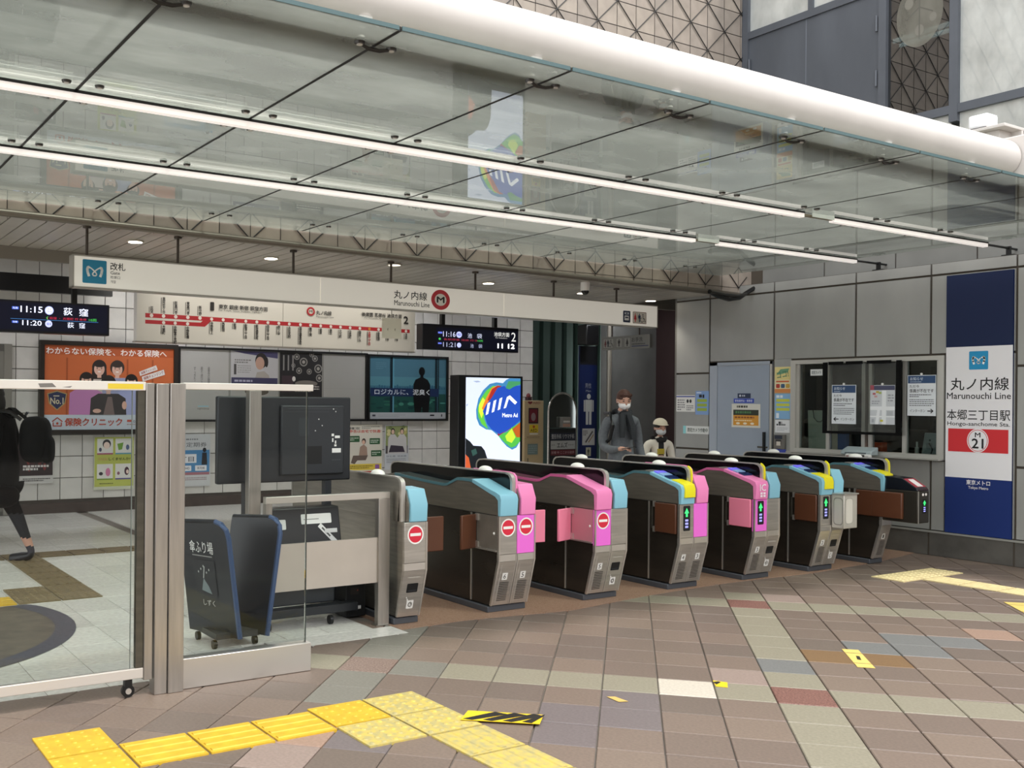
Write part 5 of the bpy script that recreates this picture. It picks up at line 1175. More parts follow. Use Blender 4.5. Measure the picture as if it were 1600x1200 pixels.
# corrugated screen, men's banner, arched stand
cw = thing('corrugated_screen', 'tall dark green corrugated metal screen beside the tiled wall', 'screen', (12.7, 14.6, 0))
CM = M('#55675f', 0.3, 0.6)
pts = []
x = 11.80
for k in range(9):
    pts += [(x, 14.60), (x + 0.16, 14.60), (x + 0.19, 14.68), (x + 0.26, 14.68)]; x += 0.29
pts2 = [(a, b + 0.01) for a, b in pts]
MB().prz(pts + pts2[::-1], 0.003, 3.2, CM).build('sheet', cw)
MB().box(11.78, 14.45, 14.56, 14.72, 3.2, 3.3, M('#1d1a18', 0.5)).build('header', cw)
bn = thing('restroom_banner', 'dark blue vertical banner with a pale standing man symbol', 'banner', (12.5, 13.5, 0))
MB().box(12.30, 12.72, 13.5, 13.54, 0.003, 2.62, M('#0a1a44', 0.4)).build('panel', bn)
q = PV(13.4995); q.rect(12.30, 2.28, 12.72, 2.62, '#0a0b12'); q.text('男性', 12.43, 1.86, 12.58, 1.95, '#8e9198', 0.0); q.text('Men', 12.45, 1.79, 12.57, 1.83, '#8e9198')
person_icon(q, 12.52, 1.20, 0.56, '#a8a8a2'); q.rect(12.37, 0.83, 12.67, 1.13, '#a8a6a0'); q.line([(12.45, 0.88), (12.62, 1.08)], 0.03, '#4a4640'); q.line([(12.52, 0.88), (12.64, 1.02)], 0.02, '#8a6a3a'); q.rows(12.39, 1.0, 12.5, 1.1, 3, '#5a5853'); q.rect(12.46, 0.63, 12.58, 0.79, '#a8a68e'); person_icon(q, 12.52, 0.65, 0.12, '#4a4a38'); q.build('print', bn)
ar = thing('arched_stand', 'steel arched stand with round-topped mirror and three clinic signs', 'stand', (11.0, 12.5, 0))
arch = [(11.02 + 0.30 * math.cos(math.radians(a)), 12.5, 1.45 + 0.30 * math.sin(math.radians(a))) for a in range(0, 181, 15)]
MB().tube([(11.32, 12.5, 0.003)] + arch + [(10.72, 12.5, 0.003)], 0.018, STEEL, 8).build('frame', ar)
MB().pry([(11.30, 1.18)] + [(p_[0] * 0.97 + 11.02 * 0.03, p_[2] * 1.0 - 0.01) for p_ in arch] + [(10.74, 1.18)], 12.495, 12.505, M('#8f9490', 0.05, 1.0)).build('mirror', ar)
MB().box(10.75, 11.30, 12.49, 12.51, 0.60, 1.17, M('#151617', 0.5)).build('panel', ar)
q = PV(12.4895); q.rect(10.76, 0.98, 11.29, 1.10, '#1c2030'); q.text('整形外科 リウマチ科', 10.78, 1.0, 11.27, 1.08, '#a9a9a9', 0.02); q.rect(10.76, 0.83, 11.29, 0.97, '#a8a8a6'); q.text('エムズ', 10.90, 0.855, 11.12, 0.94, '#3a3a3c', 0.03); q.rows(10.78, 0.88, 10.88, 0.92, 1, '#8a8a88'); q.rows(11.14, 0.88, 11.27, 0.92, 1, '#8a8a88'); q.rect(10.76, 0.73, 11.29, 0.82, '#5a1c22'); q.text('診療 中 ここから徒歩', 10.78, 0.755, 11.27, 0.80, '#a98a8a', 0.02); q.build('print', ar)
bx = box('leaflet_holder', 10.95, 11.13, 12.42, 12.49, 1.19, 1.36, M('#8a8782', 0.5), label='small box of leaflets in front of the arched mirror', cat='box')
pr = PV(12.4195); pr.rect(10.96, 1.20, 11.12, 1.25, '#b08a78'); pr.rect(10.97, 1.27, 11.11, 1.30, '#d0ccc6'); pr.build('print', bx)
for x_, w in ((12.18, 0.30),):
    cb = box('speaker_box', x_, x_ + w, 13.2, 13.45, 2.62, 2.98, BLACK, label='black box hanging in front of the corrugated screen', cat='speaker', bevel=0.02)
    MB().cyl((x_ + 0.15, 13.32, 2.98), (x_ + 0.15, 13.32, 3.558), 0.015, BLACK, 8).build('hanger', cb)
# restroom sign, lengthwise
rs = thing('restroom_sign', 'grey restroom direction sign with pictograms hanging in the passage', 'sign', (11.5, 11.6, 2.45))
MB().box(11.5, 11.56, 11.05, 12.10, 2.455, 2.665, M('#76746d', 0.5)).build('panel', rs)
for v in (11.3, 11.9): MB().cyl((11.53, v, 2.665), (11.53, v, 3.558), 0.012, ROD, 8).build('hanger_rod', rs)
q = PU(11.4995); Q = lambda v: -v
for k, x in enumerate((-12.07, -11.78, -11.60)):
    w = 0.24 if k == 0 else 0.14
    q.rrect(x, 2.48, x + w, 2.64, 0.01, '#55534d'); q.rrect(x + 0.006, 2.486, x + w - 0.006, 2.634, 0.008, '#8a8880')
    if k == 0: person_icon(q, x + 0.05, 2.50, 0.12, '#5a2a28', True); person_icon(q, x + 0.11, 2.50, 0.12, '#22262e'); wheel_icon(q, x + 0.18, 2.50, 0.12, '#2a2926')
    else: person_icon(q, x + w / 2, 2.50, 0.12, '#26241f', k == 2)
q.text('お手洗', -11.43, 2.56, -11.20, 2.63, '#2a2822', 0.01); q.rect(-11.43, 2.485, -11.08, 2.50, '#343a58'); q.rows(-11.43, 2.51, -11.10, 2.54, 1, '#3a3834'); q.build('print', rs)

# security dome and downlights
cc = thing('security_camera', 'white dome security camera under the slatted ceiling', 'camera', (8.30, 9.05, 2.9))
z1 = soffit(8.3) - 0.001
MB().cyl((8.30, 9.03, 2.945), (8.30, 9.03, z1), 0.055, WHITE, 20).build('housing', cc)
MB().ell((8.30, 9.03, 2.944), 0.048, 0.048, -0.05, BLACKG, 18, 6, 0.0).build('dome', cc)
for k, (u, v) in enumerate(((2.93, 9.47), (4.43, 9.62), (5.70, 9.2), (7.43, 9.8), (8.99, 9.83), (10.3, 9.89))):
    names = ['at the left end'] 
    lab = ['round downlight over the first hanger rods of the long sign', 'round downlight above the blank stretch of the long sign', 'faint round downlight above the sign seam', 'round downlight above the red ring of the sign', 'round downlight behind the white dome camera', 'round downlight by the corner of the office wall'][k]
    z = soffit(u) - 0.001
    t = thing('downlight', lab, 'lamp', (u, v, z - 0.02), 'downlights in the slatted ceiling')
    MB().cyl((u, v, z - 0.012), (u, v, z), 0.085, M('#b5ada0', 0.4), 24).build('rim', t)
    MB().cyl((u, v, z - 0.014), (u, v, z - 0.0121), 0.066, M('#fff3dc', 0.5, emit=1.0 if k == 2 else 7.0), 24).build('lens', t)
    if k != 2:
        ld = bpy.data.lights.new('downlight', 'SPOT'); ld.energy = 14; ld.color = (1, 0.93, 0.82); ld.spot_size = math.radians(110); ld.spot_blend = 0.6; ld.shadow_soft_size = 0.06
        lo_ = bpy.data.objects.new('lamp_glow', ld); COL.objects.link(lo_); lo_.parent = t; lo_.location = (0, 0, -0.02)
for k, u in enumerate((4.7, 6.0, 7.4)):
    lab = ['small ceiling spotlight aimed at the start of the route map', 'small ceiling spotlight aimed at the middle of the route map', 'small ceiling spotlight aimed at the end of the route map'][k]
    t = thing('spotlight', lab, 'lamp', (u, 11.5, 3.45), 'spotlights aimed at the route map')
    MB().cyl((u, 11.5, 3.558), (u, 11.5, 3.48), 0.012, BLACK, 8).build('stem', t)
    MB().cyl((u, 11.46, 3.49), (u, 11.56, 3.43), 0.035, BLACK, 14, 0.045).build('lamp_head', t)
    ld = bpy.data.lights.new('spotlight', 'SPOT'); ld.energy = 20; ld.color = (1, 0.95, 0.87); ld.spot_size = math.radians(105); ld.spot_blend = 0.9; ld.shadow_soft_size = 0.05
    lo_ = bpy.data.objects.new('spot_glow', ld); COL.objects.link(lo_); lo_.parent = t; lo_.location = (0, 0.08, -0.03)
    lo_.rotation_euler = Vector((0, 1.05, -0.75)).to_track_quat('-Z', 'Y').to_euler()
# unseen panel lamps, added to brighten the hall behind
for k, (u, v) in enumerate(((1.5, 12.2), (5.0, 12.9), (8.6, 12.9), (12.2, 12.4))):
    lab = ['ceiling panel lamp in the hall above the dark departure boards by the stairs', 'ceiling panel lamp in the hall behind the route map start', 'ceiling panel lamp in the hall behind the second departure board', 'ceiling panel lamp in the passage by the restroom sign'][k]
    t = thing('ceiling_lamp', lab, 'lamp', (u, v, 3.5), 'panel lamps in the hall ceiling')
    MB().box(u - 0.62, u + 0.62, v - 0.12, v + 0.12, 3.53, 3.559, WHITE).build('housing', t)
    MB().box(u - 0.6, u + 0.6, v - 0.10, v + 0.10, 3.522, 3.5295, M('#f6f8ff', 0.5, emit=20.0)).build('diffuser', t)

# ================================================================== OFFICE WALL DETAILS
ALU, DOORB = M('#bdbbb4', 0.35, 0.5), M('#98a2b0', 0.45, 0.1, 0.04, 2)
d2 = box('door_2', WU - 0.004, WU + 0.019, 8.105, 9.075, 0.004, 2.138, M('#a5a9ae', 0.4, 0.3), kind='structure')
MB().box(WU - 0.012, WU - 0.004, 8.145, 8.945, 0.02, 2.09, DOORB).build('door_leaf', d2)
MB().box(WU - 0.014, WU - 0.004, 8.95, 9.075, 0.004, 2.138, M('#a3abb6', 0.4, 0.2)).box(WU - 0.014, WU - 0.004, 8.105, 9.075, 2.10, 2.138, M('#a3abb6', 0.4, 0.2)).box(WU - 0.014, WU - 0.004, 8.105, 8.135, 0.004, 2.138, ALU).build('door_frame', d2)
MB().box(WU - 0.05, WU - 0.012, 8.19, 8.21, 1.0, 1.25, BLACK).build('door_handle', d2)
MB().box(WU - 0.03, WU - 0.012, 8.16, 8.30, 1.05, 1.07, STEEL_DK).build('door_latch', d2)
def usheet(v1, v0, z0, z1, col, name, label, cat, fn, off=0.0, parent=None):
    x = WU - off
    o = MB().box(x - 0.004, x - 0.0005, v0, v1, z0, z1, M(col, 0.45)).build(name, parent, label, cat)
    q = PU(x - 0.0042); fn(q, -v1, -v0); q.build('print', o); return o
usheet(8.62, 8.42, 1.672, 1.735, '#22304e', 'door_plate', 'small dark plate on the grey-blue door', 'sign', lambda q, a, b: (q.rows(a + 0.07, 1.69, b - 0.02, 1.72, 1, '#b9bec9', 0.7), q.ell(a + 0.04, 1.705, 0.015, 0.015, '#d0d4dc', 10)), 0.012)
usheet(8.68, 8.37, 1.612, 1.668, '#2b46b0', 'door_plate', 'bright blue name plate on the grey-blue door, below the dark plate', 'sign', lambda q, a, b: q.text('駅係員呼出・事務室', a + 0.02, 1.625, b - 0.02, 1.655, '#e6eaf4', 0.01), 0.012)
def dposter(q, a, b):
    q.rect(a, 1.30, b, 1.598, '#d8d6cc'); q.rows(a + 0.08, 1.55, b - 0.08, 1.58, 1, '#3a3a30', 0.9); q.rect(a + 0.025, 1.455, b - 0.025, 1.525, '#2a3020'); q.rows(a + 0.06, 1.475, b - 0.05, 1.51, 1, '#4a7a4a', 0.8)
    q.rect(a + 0.025, 1.325, b - 0.025, 1.455, '#d6952e'); q.rows(a + 0.05, 1.41, b - 0.05, 1.445, 1, '#8a4a1c', 0.6); q.rows(a + 0.05, 1.375, b - 0.05, 1.40, 1, '#f0d8a8', 0.6)
    for k in range(3): q.ell(a + 0.1 + k * 0.11, 1.35, 0.03, 0.014, '#f0e6d0', 12)
usheet(8.71, 8.27, 1.298, 1.60, '#d8d6cc', 'poster', 'orange and black poster stuck on the grey-blue door', 'poster', dposter, 0.012)
usheet(9.655, 9.33, 1.487, 1.712, '#dddcd8', 'notice', 'white notice with a blue line beside the passage corner', 'notice', lambda q, a, b: (q.rect(a, 1.685, b, 1.70, '#3c4a9c'), q.rows(a + 0.02, 1.50, a + 0.15, 1.66, 5, '#77757a', 0.5), q.rows(a + 0.18, 1.50, b - 0.02, 1.58, 3, '#77757a', 0.5), q.ell(a + 0.2, 1.63, 0.02, 0.025, '#2a2a2c', 10), q.ell(a + 0.25, 1.63, 0.02, 0.025, '#2a2a2c', 10)))
usheet(9.32, 9.095, 1.45, 1.768, '#7d9ccc', 'notice', 'blue and green steps notice beside the door frame', 'notice', lambda q, a, b: ([q.rrect(a + 0.03, z, b - 0.03, z + 0.04, 0.008, '#9aae3c') for z in (1.62, 1.56, 1.50)], q.rect(a + 0.06, 1.68, a + 0.11, 1.72, '#1c1e24'), q.rect(a + 0.12, 1.675, a + 0.15, 1.72, '#1c1e24'), q.rows(a + 0.02, 1.735, b - 0.02, 1.755, 1, '#e6ecf4', 0.7)))
usheet(9.53, 9.09, 1.19, 1.295, '#d6d8d6', 'sticker', 'white strip sticker reading camera in use, low beside the door', 'sticker', lambda q, a, b: (q.rect(a, 1.19, a + 0.05, 1.295, '#8fd0d4'), q.text('防犯カメラ作動中', a + 0.08, 1.215, b - 0.02, 1.27, '#3a4a40', 0.02)))
def fly1(q, a, b):
    q.rect(a, 1.90, b, 2.058, '#e0cf8a'); q.rect(a, 1.74, b, 1.79, '#d98a4a'); q.poly([(a + .02, 1.96), (a + .08, 2.03), (b - .02, 2.04), (b - .04, 1.99), (a + .09, 1.97)], '#6a9a7a'); q.text('ココ!', a + 0.03, 1.93, b - 0.03, 2.0, '#4a7a5a', 0.02, rot=0.15)
    for k, c in enumerate(('#b83a2c', '#3a5a7a', '#c8a040')): q.rrect(a + 0.02 + k * 0.07, 1.80, a + 0.075 + k * 0.07, 1.85, 0.012, c)
    q.rect(a + 0.02, 1.87, b - 0.02, 1.89, '#d06a3a')
usheet(8.07, 7.845, 1.738, 2.06, '#e4dcb4', 'flyer', 'cream and orange flyer, topmost on the strip between door and window', 'flyer', fly1)
usheet(8.065, 7.845, 1.418, 1.728, '#86b4dc', 'flyer', 'blue flyer with yellow bands, in the middle of the strip beside the window', 'flyer', lambda q, a, b: ([q.rect(a + 0.02, z, b - 0.01, z + 0.035, '#cfd24a') for z in (1.63, 1.575, 1.52)], q.rect(a + 0.02, 1.43, a + 0.06, 1.49, '#e8eef4'), q.rows(a + 0.02, 1.675, b - 0.02, 1.715, 1, '#e8eef4', 0.8)))
usheet(8.06, 7.85, 1.25, 1.406, '#e2e2e4', 'flyer', 'white flyer, lowest on the strip between door and window', 'flyer', lambda q, a, b: (q.rows(a + 0.05, 1.355, b - 0.05, 1.39, 1, '#3a3a3c', 0.8), q.rows(a + 0.02, 1.335, b - 0.02, 1.36, 1, '#3a3a3c', 0.8), q.rows(a + 0.03, 1.27, b - 0.03, 1.32, 3, '#b0b0b4', 0.4)))
iph = thing('intercom', 'small intercom unit with dark screen under the white flyer', 'intercom', (WU - 0.02, 7.98, 1.03))
MB().box(WU - 0.03, WU - 0.0005, 7.90, 8.06, 1.05, 1.225, M('#6f6c66', 0.4, 0.3)).build('casing', iph, bevel=0.004)
q = PU(WU - 0.0303); q.rect(-8.045, 1.17, -7.935, 1.215, '#1c2436'); q.rrect(-8.03, 1.10, -7.95, 1.165, 0.008, '#2a2826'); q.rect(-8.02, 1.09, -7.96, 1.14, '#cfc6ba'); q.build('print', iph)
MB().box(WU - 0.02, WU - 0.0005, 7.90, 8.04, 1.0, 1.045, M('#3648a8', 0.5)).build('blue_label', iph)

# ticket office window
of_ = thing('office_window', 'wide aluminium ticket office window with sliding panes', 'window', (WU, 6.9, 1.03), kind='structure')
mb = MB()
for v0, v1, z0, z1 in ((5.952, 7.823, 2.085, 2.133), (5.952, 7.823, 1.032, 1.075), (7.755, 7.823, 1.075, 2.085), (5.952, 6.01, 1.075, 2.085)):
    mb.box(WU - 0.035, WU + 0.10, v0, v1, z0, z1, ALU)
mb.build('window_frame', of_)
for v in (7.74, 7.335, 6.885, 6.80, 6.40, 6.02):
    MB().box(WU - 0.005, WU + 0.05, v - 0.022, v + 0.022, 1.076, 2.084, ALU).build('sash_stile', of_)
for v0, v1 in ((7.36, 7.715), (6.91, 7.31), (6.42, 6.775), (6.045, 6.375)):
    MB().box(WU + 0.018, WU + 0.024, v0, v1, 1.078, 2.082, OFFICE_GLASS).build('pane', of_)
MB().box(WU - 0.12, WU + 0.30, 5.955, 7.82, 1.018, 1.031, M('#b2b0aa', 0.35, 0.5)).build('counter', of_)
for v0, v1, z0, z1 in ((7.84, 6.0, 0, 0),): pass
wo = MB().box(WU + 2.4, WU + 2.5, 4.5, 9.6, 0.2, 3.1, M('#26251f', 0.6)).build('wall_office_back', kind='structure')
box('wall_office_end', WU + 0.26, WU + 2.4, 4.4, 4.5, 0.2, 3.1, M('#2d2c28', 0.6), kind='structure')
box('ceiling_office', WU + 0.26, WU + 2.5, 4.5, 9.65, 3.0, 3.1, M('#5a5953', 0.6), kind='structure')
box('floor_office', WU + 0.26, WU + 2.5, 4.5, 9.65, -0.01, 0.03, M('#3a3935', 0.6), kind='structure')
bag = thing('paper_bag', 'cream paper bag standing inside the ticket office window', 'bag', (WU + 0.16, 7.50, 1.04))
MB().prx([(7.365, 1.0325), (7.66, 1.0325), (7.675, 1.53), (7.375, 1.53)], WU + 0.10, WU + 0.24, M('#ece9d8', 0.7, 0, 0.04, 6)).build('bag_body', bag)
MB().tube([(WU + 0.095, 7.60, 1.53), (WU + 0.092, 7.585, 1.44), (WU + 0.092, 7.54, 1.395), (WU + 0.092, 7.49, 1.395), (WU + 0.092, 7.455, 1.44), (WU + 0.095, 7.44, 1.53)], 0.006, M('#55534a', 0.6), 6).build('handle', bag)
usheet(7.57, 7.41, 1.945, 2.02, '#dfe0de', 'sticker', 'white camera sticker at the top of the office window', 'sticker', lambda q, a, b: q.text('防犯カメラ', a + 0.02, 1.962, b - 0.02, 2.002, '#2a3a44', 0.02), 0.0)
# clear curtain in a black frame
vc = thing('vinyl_screen', 'clear vinyl sheet in a black frame hung over the office window', 'screen', (WU - 0.07, 6.87, 1.26))
mb = MB()
for v0, v1, z0, z1 in ((7.30, 7.355, 1.265, 2.095), (6.40, 6.455, 1.265, 2.095), (6.455, 7.30, 1.265, 1.295)): mb.box(WU - 0.075, WU - 0.06, v0, v1, z0, z1, BLACKM)
mb.build('frame', vc)
for v0, v1 in ((6.52, 6.80), (6.86, 7.06), (7.10, 7.28)): MB().box(WU - 0.08, WU - 0.06, v0, v1, 2.065, 2.10, BLACKM).build('clip', vc)
MB().box(WU - 0.070, WU - 0.067, 6.455, 7.30, 1.295, 2.07, glass_mat('vinyl', '#eef0ee', 1.4, 0.06, '#ffffff', 0.08)).build('vinyl_sheet', vc)
def ntc(lefty):
    def fn(q, a, b, z0, z1):
        h = z1 - z0
        q.rect(a + .006, z1 - h * 0.20, b - .006, z1 - .006, '#2c4a72'); q.text('お知らせ', a + .03, z1 - h * 0.13, a + (b - a) * 0.55, z1 - h * 0.05, '#d8e2ee', 0.01); q.rows(a + .03, z1 - h * .18, a + (b - a) * .6, z1 - h * .15, 1, '#b8c6d8', 0.6)
        q.text('ただ今', a + .025, z1 - h * .31, a + (b - a) * .42, z1 - h * .24, '#2a2a2e', 0.01); q.text('係員が不在です', a + .025, z1 - h * .43, b - .025, z1 - h * .34, '#2a2a2e', 0.015)
        q.rows(a + .025, z1 - h * .55, b - .05, z1 - h * .46, 2, '#55565c', 0.45); q.rows(a + .025, z1 - h * .77, b - .02, z1 - h * .58, 4, '#6a6b70', 0.4)
        z = z0 + h * 0.12
        if lefty: q.line([(a + .03, z), (a + .09, z)], .010, '#1c1c20'); q.line([(a + .055, z + .022), (a + .03, z), (a + .055, z - .022)], .010, '#1c1c20'); q.text('インターホン', a + .115, z - .015, b - .02, z + .018, '#2a2a2e', 0.0)
        else: q.line([(b - .03, z), (b - .09, z)], .010, '#1c1c20'); q.line([(b - .055, z + .022), (b - .03, z), (b - .055, z - .022)], .010, '#1c1c20'); q.text('インターホン', a + .03, z - .015, b - .115, z + .018, '#2a2a2e', 0.0)
    return fn
def notice(v1, v0, z0, z1, off, label, fn):
    x = WU - off
    o = MB().box(x - 0.004, x, v0, v1, z0, z1, M('#e2e6ea', 0.45)).build('notice', None, label, 'notice')
    q = PU(x - 0.0042); fn(q, -v1, -v0, z0, z1); q.build('print', o)
    MB().cyl((x - 0.012, (v0 + v1) / 2, z1 + 0.012), (x + 0.0, (v0 + v1) / 2, z1 + 0.012), 0.012, WHITE, 10).build('hook', o)
notice(7.23, 6.925, 1.38, 1.828, 0.077, 'white and navy staff-absent notice whose arrow points to the door side', ntc(True))
notice(6.36, 6.045, 1.488, 1.928, 0.010, 'white and navy staff-absent notice whose arrow points to the big blue sign', ntc(False))
def mp(q, a, b, z0, z1):
    q.rect(a, z0, b, z1, '#cfd2d6'); q.rect(a + .04, z1 - .055, b, z1 - .005, '#4a4c66'); q.rect(a, z1 - .055, a + .045, z1, '#a8505c'); q.rect(a + .14, z0, a + .19, z1 - .06, '#f0f2f4'); q.rect(a, z0 + .16, b, z0 + .20, '#f0f2f4'); q.poly([(a + .06, z0), (a + .10, z0), (a + .12, z0 + .16), (a + .085, z0 + .16)], '#f0f2f4'); q.rect(a, z0 + .08, b, z0 + .095, '#f0f2f4')
    for x, y, c in ((.03, .33, '#b8626a'), (.07, .35, '#c8a83c'), (.10, .34, '#a8b860'), (.12, .03, '#c8c03c'), (.05, .30, '#d0a0a0')): q.rect(a + x, z0 + y, a + x + .035, z0 + y + .022, c)
    q.rows(a + .21, z0 + .25, b - .01, z0 + .34, 3, '#9a9ca4', 0.5); q.rows(a + .02, z0 + .22, a + .12, z0 + .27, 2, '#9a9ca4', 0.4); q.rect(a + .02, z0 + .02, a + .05, z0 + .06, '#aeb2b8'); q.rect(a + .2, z0 + .1, b - .02, z0 + .15, '#b8bcc0')
notice(6.752, 6.462, 1.385, 1.822, 0.077, 'street map sheet hung behind the clear vinyl', mp)
# things on the counter
tr_ = thing('coin_tray', 'grey blue tray device on the counter under the vinyl screen', 'tray', (WU - 0.12, 6.85, 1.04))
MB().pry([(WU - 0.20, 1.035), (WU - 0.06, 1.035), (WU - 0.06, 1.13), (WU - 0.19, 1.08)], 6.66, 7.04, M('#9ba6a8', 0.4)).build('tray_body', tr_, bevel=0.012)
q = PU(WU - 0.2005); q.rect(-6.98, 1.045, -6.72, 1.065, '#5a6468'); q.build('print', tr_)
ca = thing('card_reader', 'white card reader with red light on the counter edge', 'card reader', (WU - 0.16, 6.82, 1.0))
MB().box(WU - 0.26, WU - 0.205, 6.64, 6.94, 0.995, 1.05, M('#dad8d4', 0.4)).build('reader_body', ca, bevel=0.015)
q = PU(WU - 0.2605); q.rect(-6.92, 1.0, -6.82, 1.03, '#8a2a24'); q.rect(-6.90, 1.005, -6.84, 1.022, '#e8e6e2'); q.rect(-6.78, 0.998, -6.70, 1.045, '#4a4845'); q.build('print', ca)
box('orange_box', WU + 0.03 + 0.08, WU + 0.20, 6.72, 6.90, 1.0325, 1.175, M('#d8582c', 0.5), label='small orange box on the counter behind the glass', cat='box', bevel=0.005)
box('blue_file', WU + 0.12, WU + 0.18, 7.18, 7.29, 1.0325, 1.26, M('#2c66b8', 0.5), label='blue file standing inside the office window', cat='file', bevel=0.004)
mt = thing('desk_display', 'light grey desk display turned sideways inside the office window', 'display', (WU + 0.25, 6.22, 1.04))
MB().prx([(6.12, 1.0325), (6.33, 1.0325), (6.29, 1.30), (6.10, 1.30)], WU + 0.20, WU + 0.24, M('#b4b9bc', 0.4)).build('casing', mt, bevel=0.006)
q = PU(WU + 0.1995); q.rrect(-6.27, 1.12, -6.20, 1.19, 0.01, '#8d9396'); q.ell(-6.23, 1.22, 0.012, 0.012, '#3a3e42', 10); q.line([(-6.24, 1.19), (-6.20, 1.12), (-6.22, 1.06)], 0.014, '#2a2c30'); q.build('print', mt)
box('white_binder', WU + 0.15, WU + 0.25, 6.03, 6.085, 1.0325, 1.36, M('#c2cad0', 0.4), label='pale binder standing at the end of the office counter', cat='binder')
wb = thing('spray_bottle', 'small white bottle on the counter behind the glass', 'bottle', (WU + 0.15, 6.35, 1.03))
MB().cyl((WU + 0.15, 6.345, 1.0325), (WU + 0.15, 6.345, 1.14), 0.022, WHITE, 14).build('bottle_body', wb)
MB().cyl((WU + 0.15, 6.345, 1.14), (WU + 0.15, 6.345, 1.20), 0.010, WHITE, 10).build('nozzle', wb)
ch = thing('office_chair', 'dark office chair in the ticket office', 'chair', (WU + 1.0, 6.4, 0.03))
MB().box(WU + 0.95, WU + 1.03, 6.2, 6.65, 0.9, 1.45, M('#1b1c1e', 0.5)).build('backrest', ch, bevel=0.03)
MB().box(WU + 0.75, WU + 1.0, 6.2, 6.65, 0.48, 0.55, M('#1b1c1e', 0.5)).build('seat', ch, bevel=0.02)
MB().cyl((WU + 0.9, 6.42, 0.031), (WU + 0.9, 6.42, 0.48), 0.03, BLACK, 10).cyl((WU + 0.9, 6.42, 0.031), (WU + 0.9, 6.42, 0.06), 0.24, BLACK, 14).build('pedestal', ch)
sh = thing('office_shelf', 'dim shelf of papers in the ticket office', 'shelf', (WU + 2.1, 7.4, 0.03))
for z in (0.8, 1.25, 1.7): MB().box(WU + 2.05, WU + 2.38, 6.0, 8.6, z, z + 0.03, M('#3a362c', 0.6)).build('shelf_board', sh)
for v in (6.0, 7.3, 8.57): MB().box(WU + 2.05, WU + 2.38, v, v + 0.03, 0.032, 2.1, M('#2e2b25', 0.6)).build('upright', sh)
wl = thing('ceiling_lamp', 'dim lamp on the ticket office ceiling', 'lamp', (WU + 1.2, 7.0, 2.95))  # out of view, added so the things behind the window get light
MB().box(WU + 1.1, WU + 1.3, 6.5, 7.5, 2.97, 2.999, M('#fff2dd', 0.5, emit=14.0)).build('diffuser', wl)

# big station sign
ss = thing('station_sign', 'tall navy and white station name sign on the office wall', 'sign', (WU, 5.6, 0.265))
MB().box(WU - 0.016, WU - 0.0005, 5.268, 5.940, 0.266, 2.972, M('#071b44', 0.7, spec=0.1)).build('sign_panel', ss)
q = PU(WU - 0.0162, rough=0.75); X0, X1 = -5.938, -5.270
q.rect(X0, 2.215, X1, 2.970, '#071b44'); q.rect(X0, 0.268, X1, 0.852, '#08286c'); q.rect(X0, 0.852, X1, 2.215, '#e9e7ea')
emblem(q, -5.70, 1.975, -5.508, 2.165, '#2391c4')
q.text('丸ノ内線', -5.888, 1.762, -5.305, 1.892, '#1c1a1c', 0.012); q.text('Marunouchi Line', -5.925, 1.672, -5.285, 1.738, '#1c1a1c', 0.01)
q.text('本郷三丁目駅', -5.922, 1.452, -5.29, 1.562, '#1c1a1c', 0.008); q.text('Hongo-sanchome Sta.', -5.918, 1.382, -5.292, 1.436, '#1c1a1c', 0.01)
q.rect(-5.908, 1.122, -5.305, 1.362, '#cf2c33')
q.ell(-5.605, 1.243, 0.108, 0.122, '#e9e7ea', 36); q.ell(-5.605, 1.243, 0.099, 0.112, '#cf2c33', 36); q.ell(-5.605, 1.243, 0.093, 0.106, '#e9e7ea', 36)
q.text('M', -5.632, 1.278, -5.578, 1.325, '#1c1a1c', 0.03); q.text('21', -5.662, 1.165, -5.548, 1.262, '#1c1a1c', 0.03)
q.text('東京メトロ', -5.715, 0.785, -5.478, 0.835, '#e9e7ea', 0.03); q.text('Tokyo Metro', -5.695, 0.735, -5.495, 0.770, '#e9e7ea', 0.02)
q.build('lettering', ss)

# cable loop hanging at the corner of the facade
cl = thing('cable_loop', 'sagging black cable loop at the corner where facade meets office wall', 'cable', (10.4, 8.5, 2.95))
MB().tube([(9.75, 8.40, 2.975), (9.9, 8.40, 2.93), (10.1, 8.40, 2.90), (10.3, 8.40, 2.93), (10.45, 8.42, 3.0), (10.6, 8.40, 3.08), (10.72, 8.38, 3.10)], 0.028, BLACK, 8).build('cable', cl)
MB().tube([(9.75, 8.38, 2.97), (10.0, 8.38, 2.95), (10.25, 8.38, 2.95), (10.42, 8.39, 2.985)], 0.02, M('#2c2b29', 0.4), 8).build('conduit', cl)

# ================================================================== PEOPLE
def skin_mesh(name, verts, edges, root=0, levels=2):
    me = bpy.data.meshes.new(name)
    me.from_pydata([v[0] for v in verts], edges, [])
    o = bpy.data.objects.new(name, me); COL.objects.link(o)
    sk = o.modifiers.new('s', 'SKIN'); sk.use_smooth_shade = True; sk.branch_smoothing = 0.4
    for i, v in enumerate(verts):
        r = v[1]; me.skin_vertices[0].data[i].radius = r if isinstance(r, tuple) else (r, r)
        me.skin_vertices[0].data[i].use_root = (i == root)
    ss_ = o.modifiers.new('d', 'SUBSURF'); ss_.levels = levels; ss_.render_levels = levels
    dg = bpy.context.evaluated_depsgraph_get()
    out = bpy.data.meshes.new_from_object(o.evaluated_get(dg))
    bpy.data.objects.remove(o); bpy.data.meshes.remove(me)
    return out

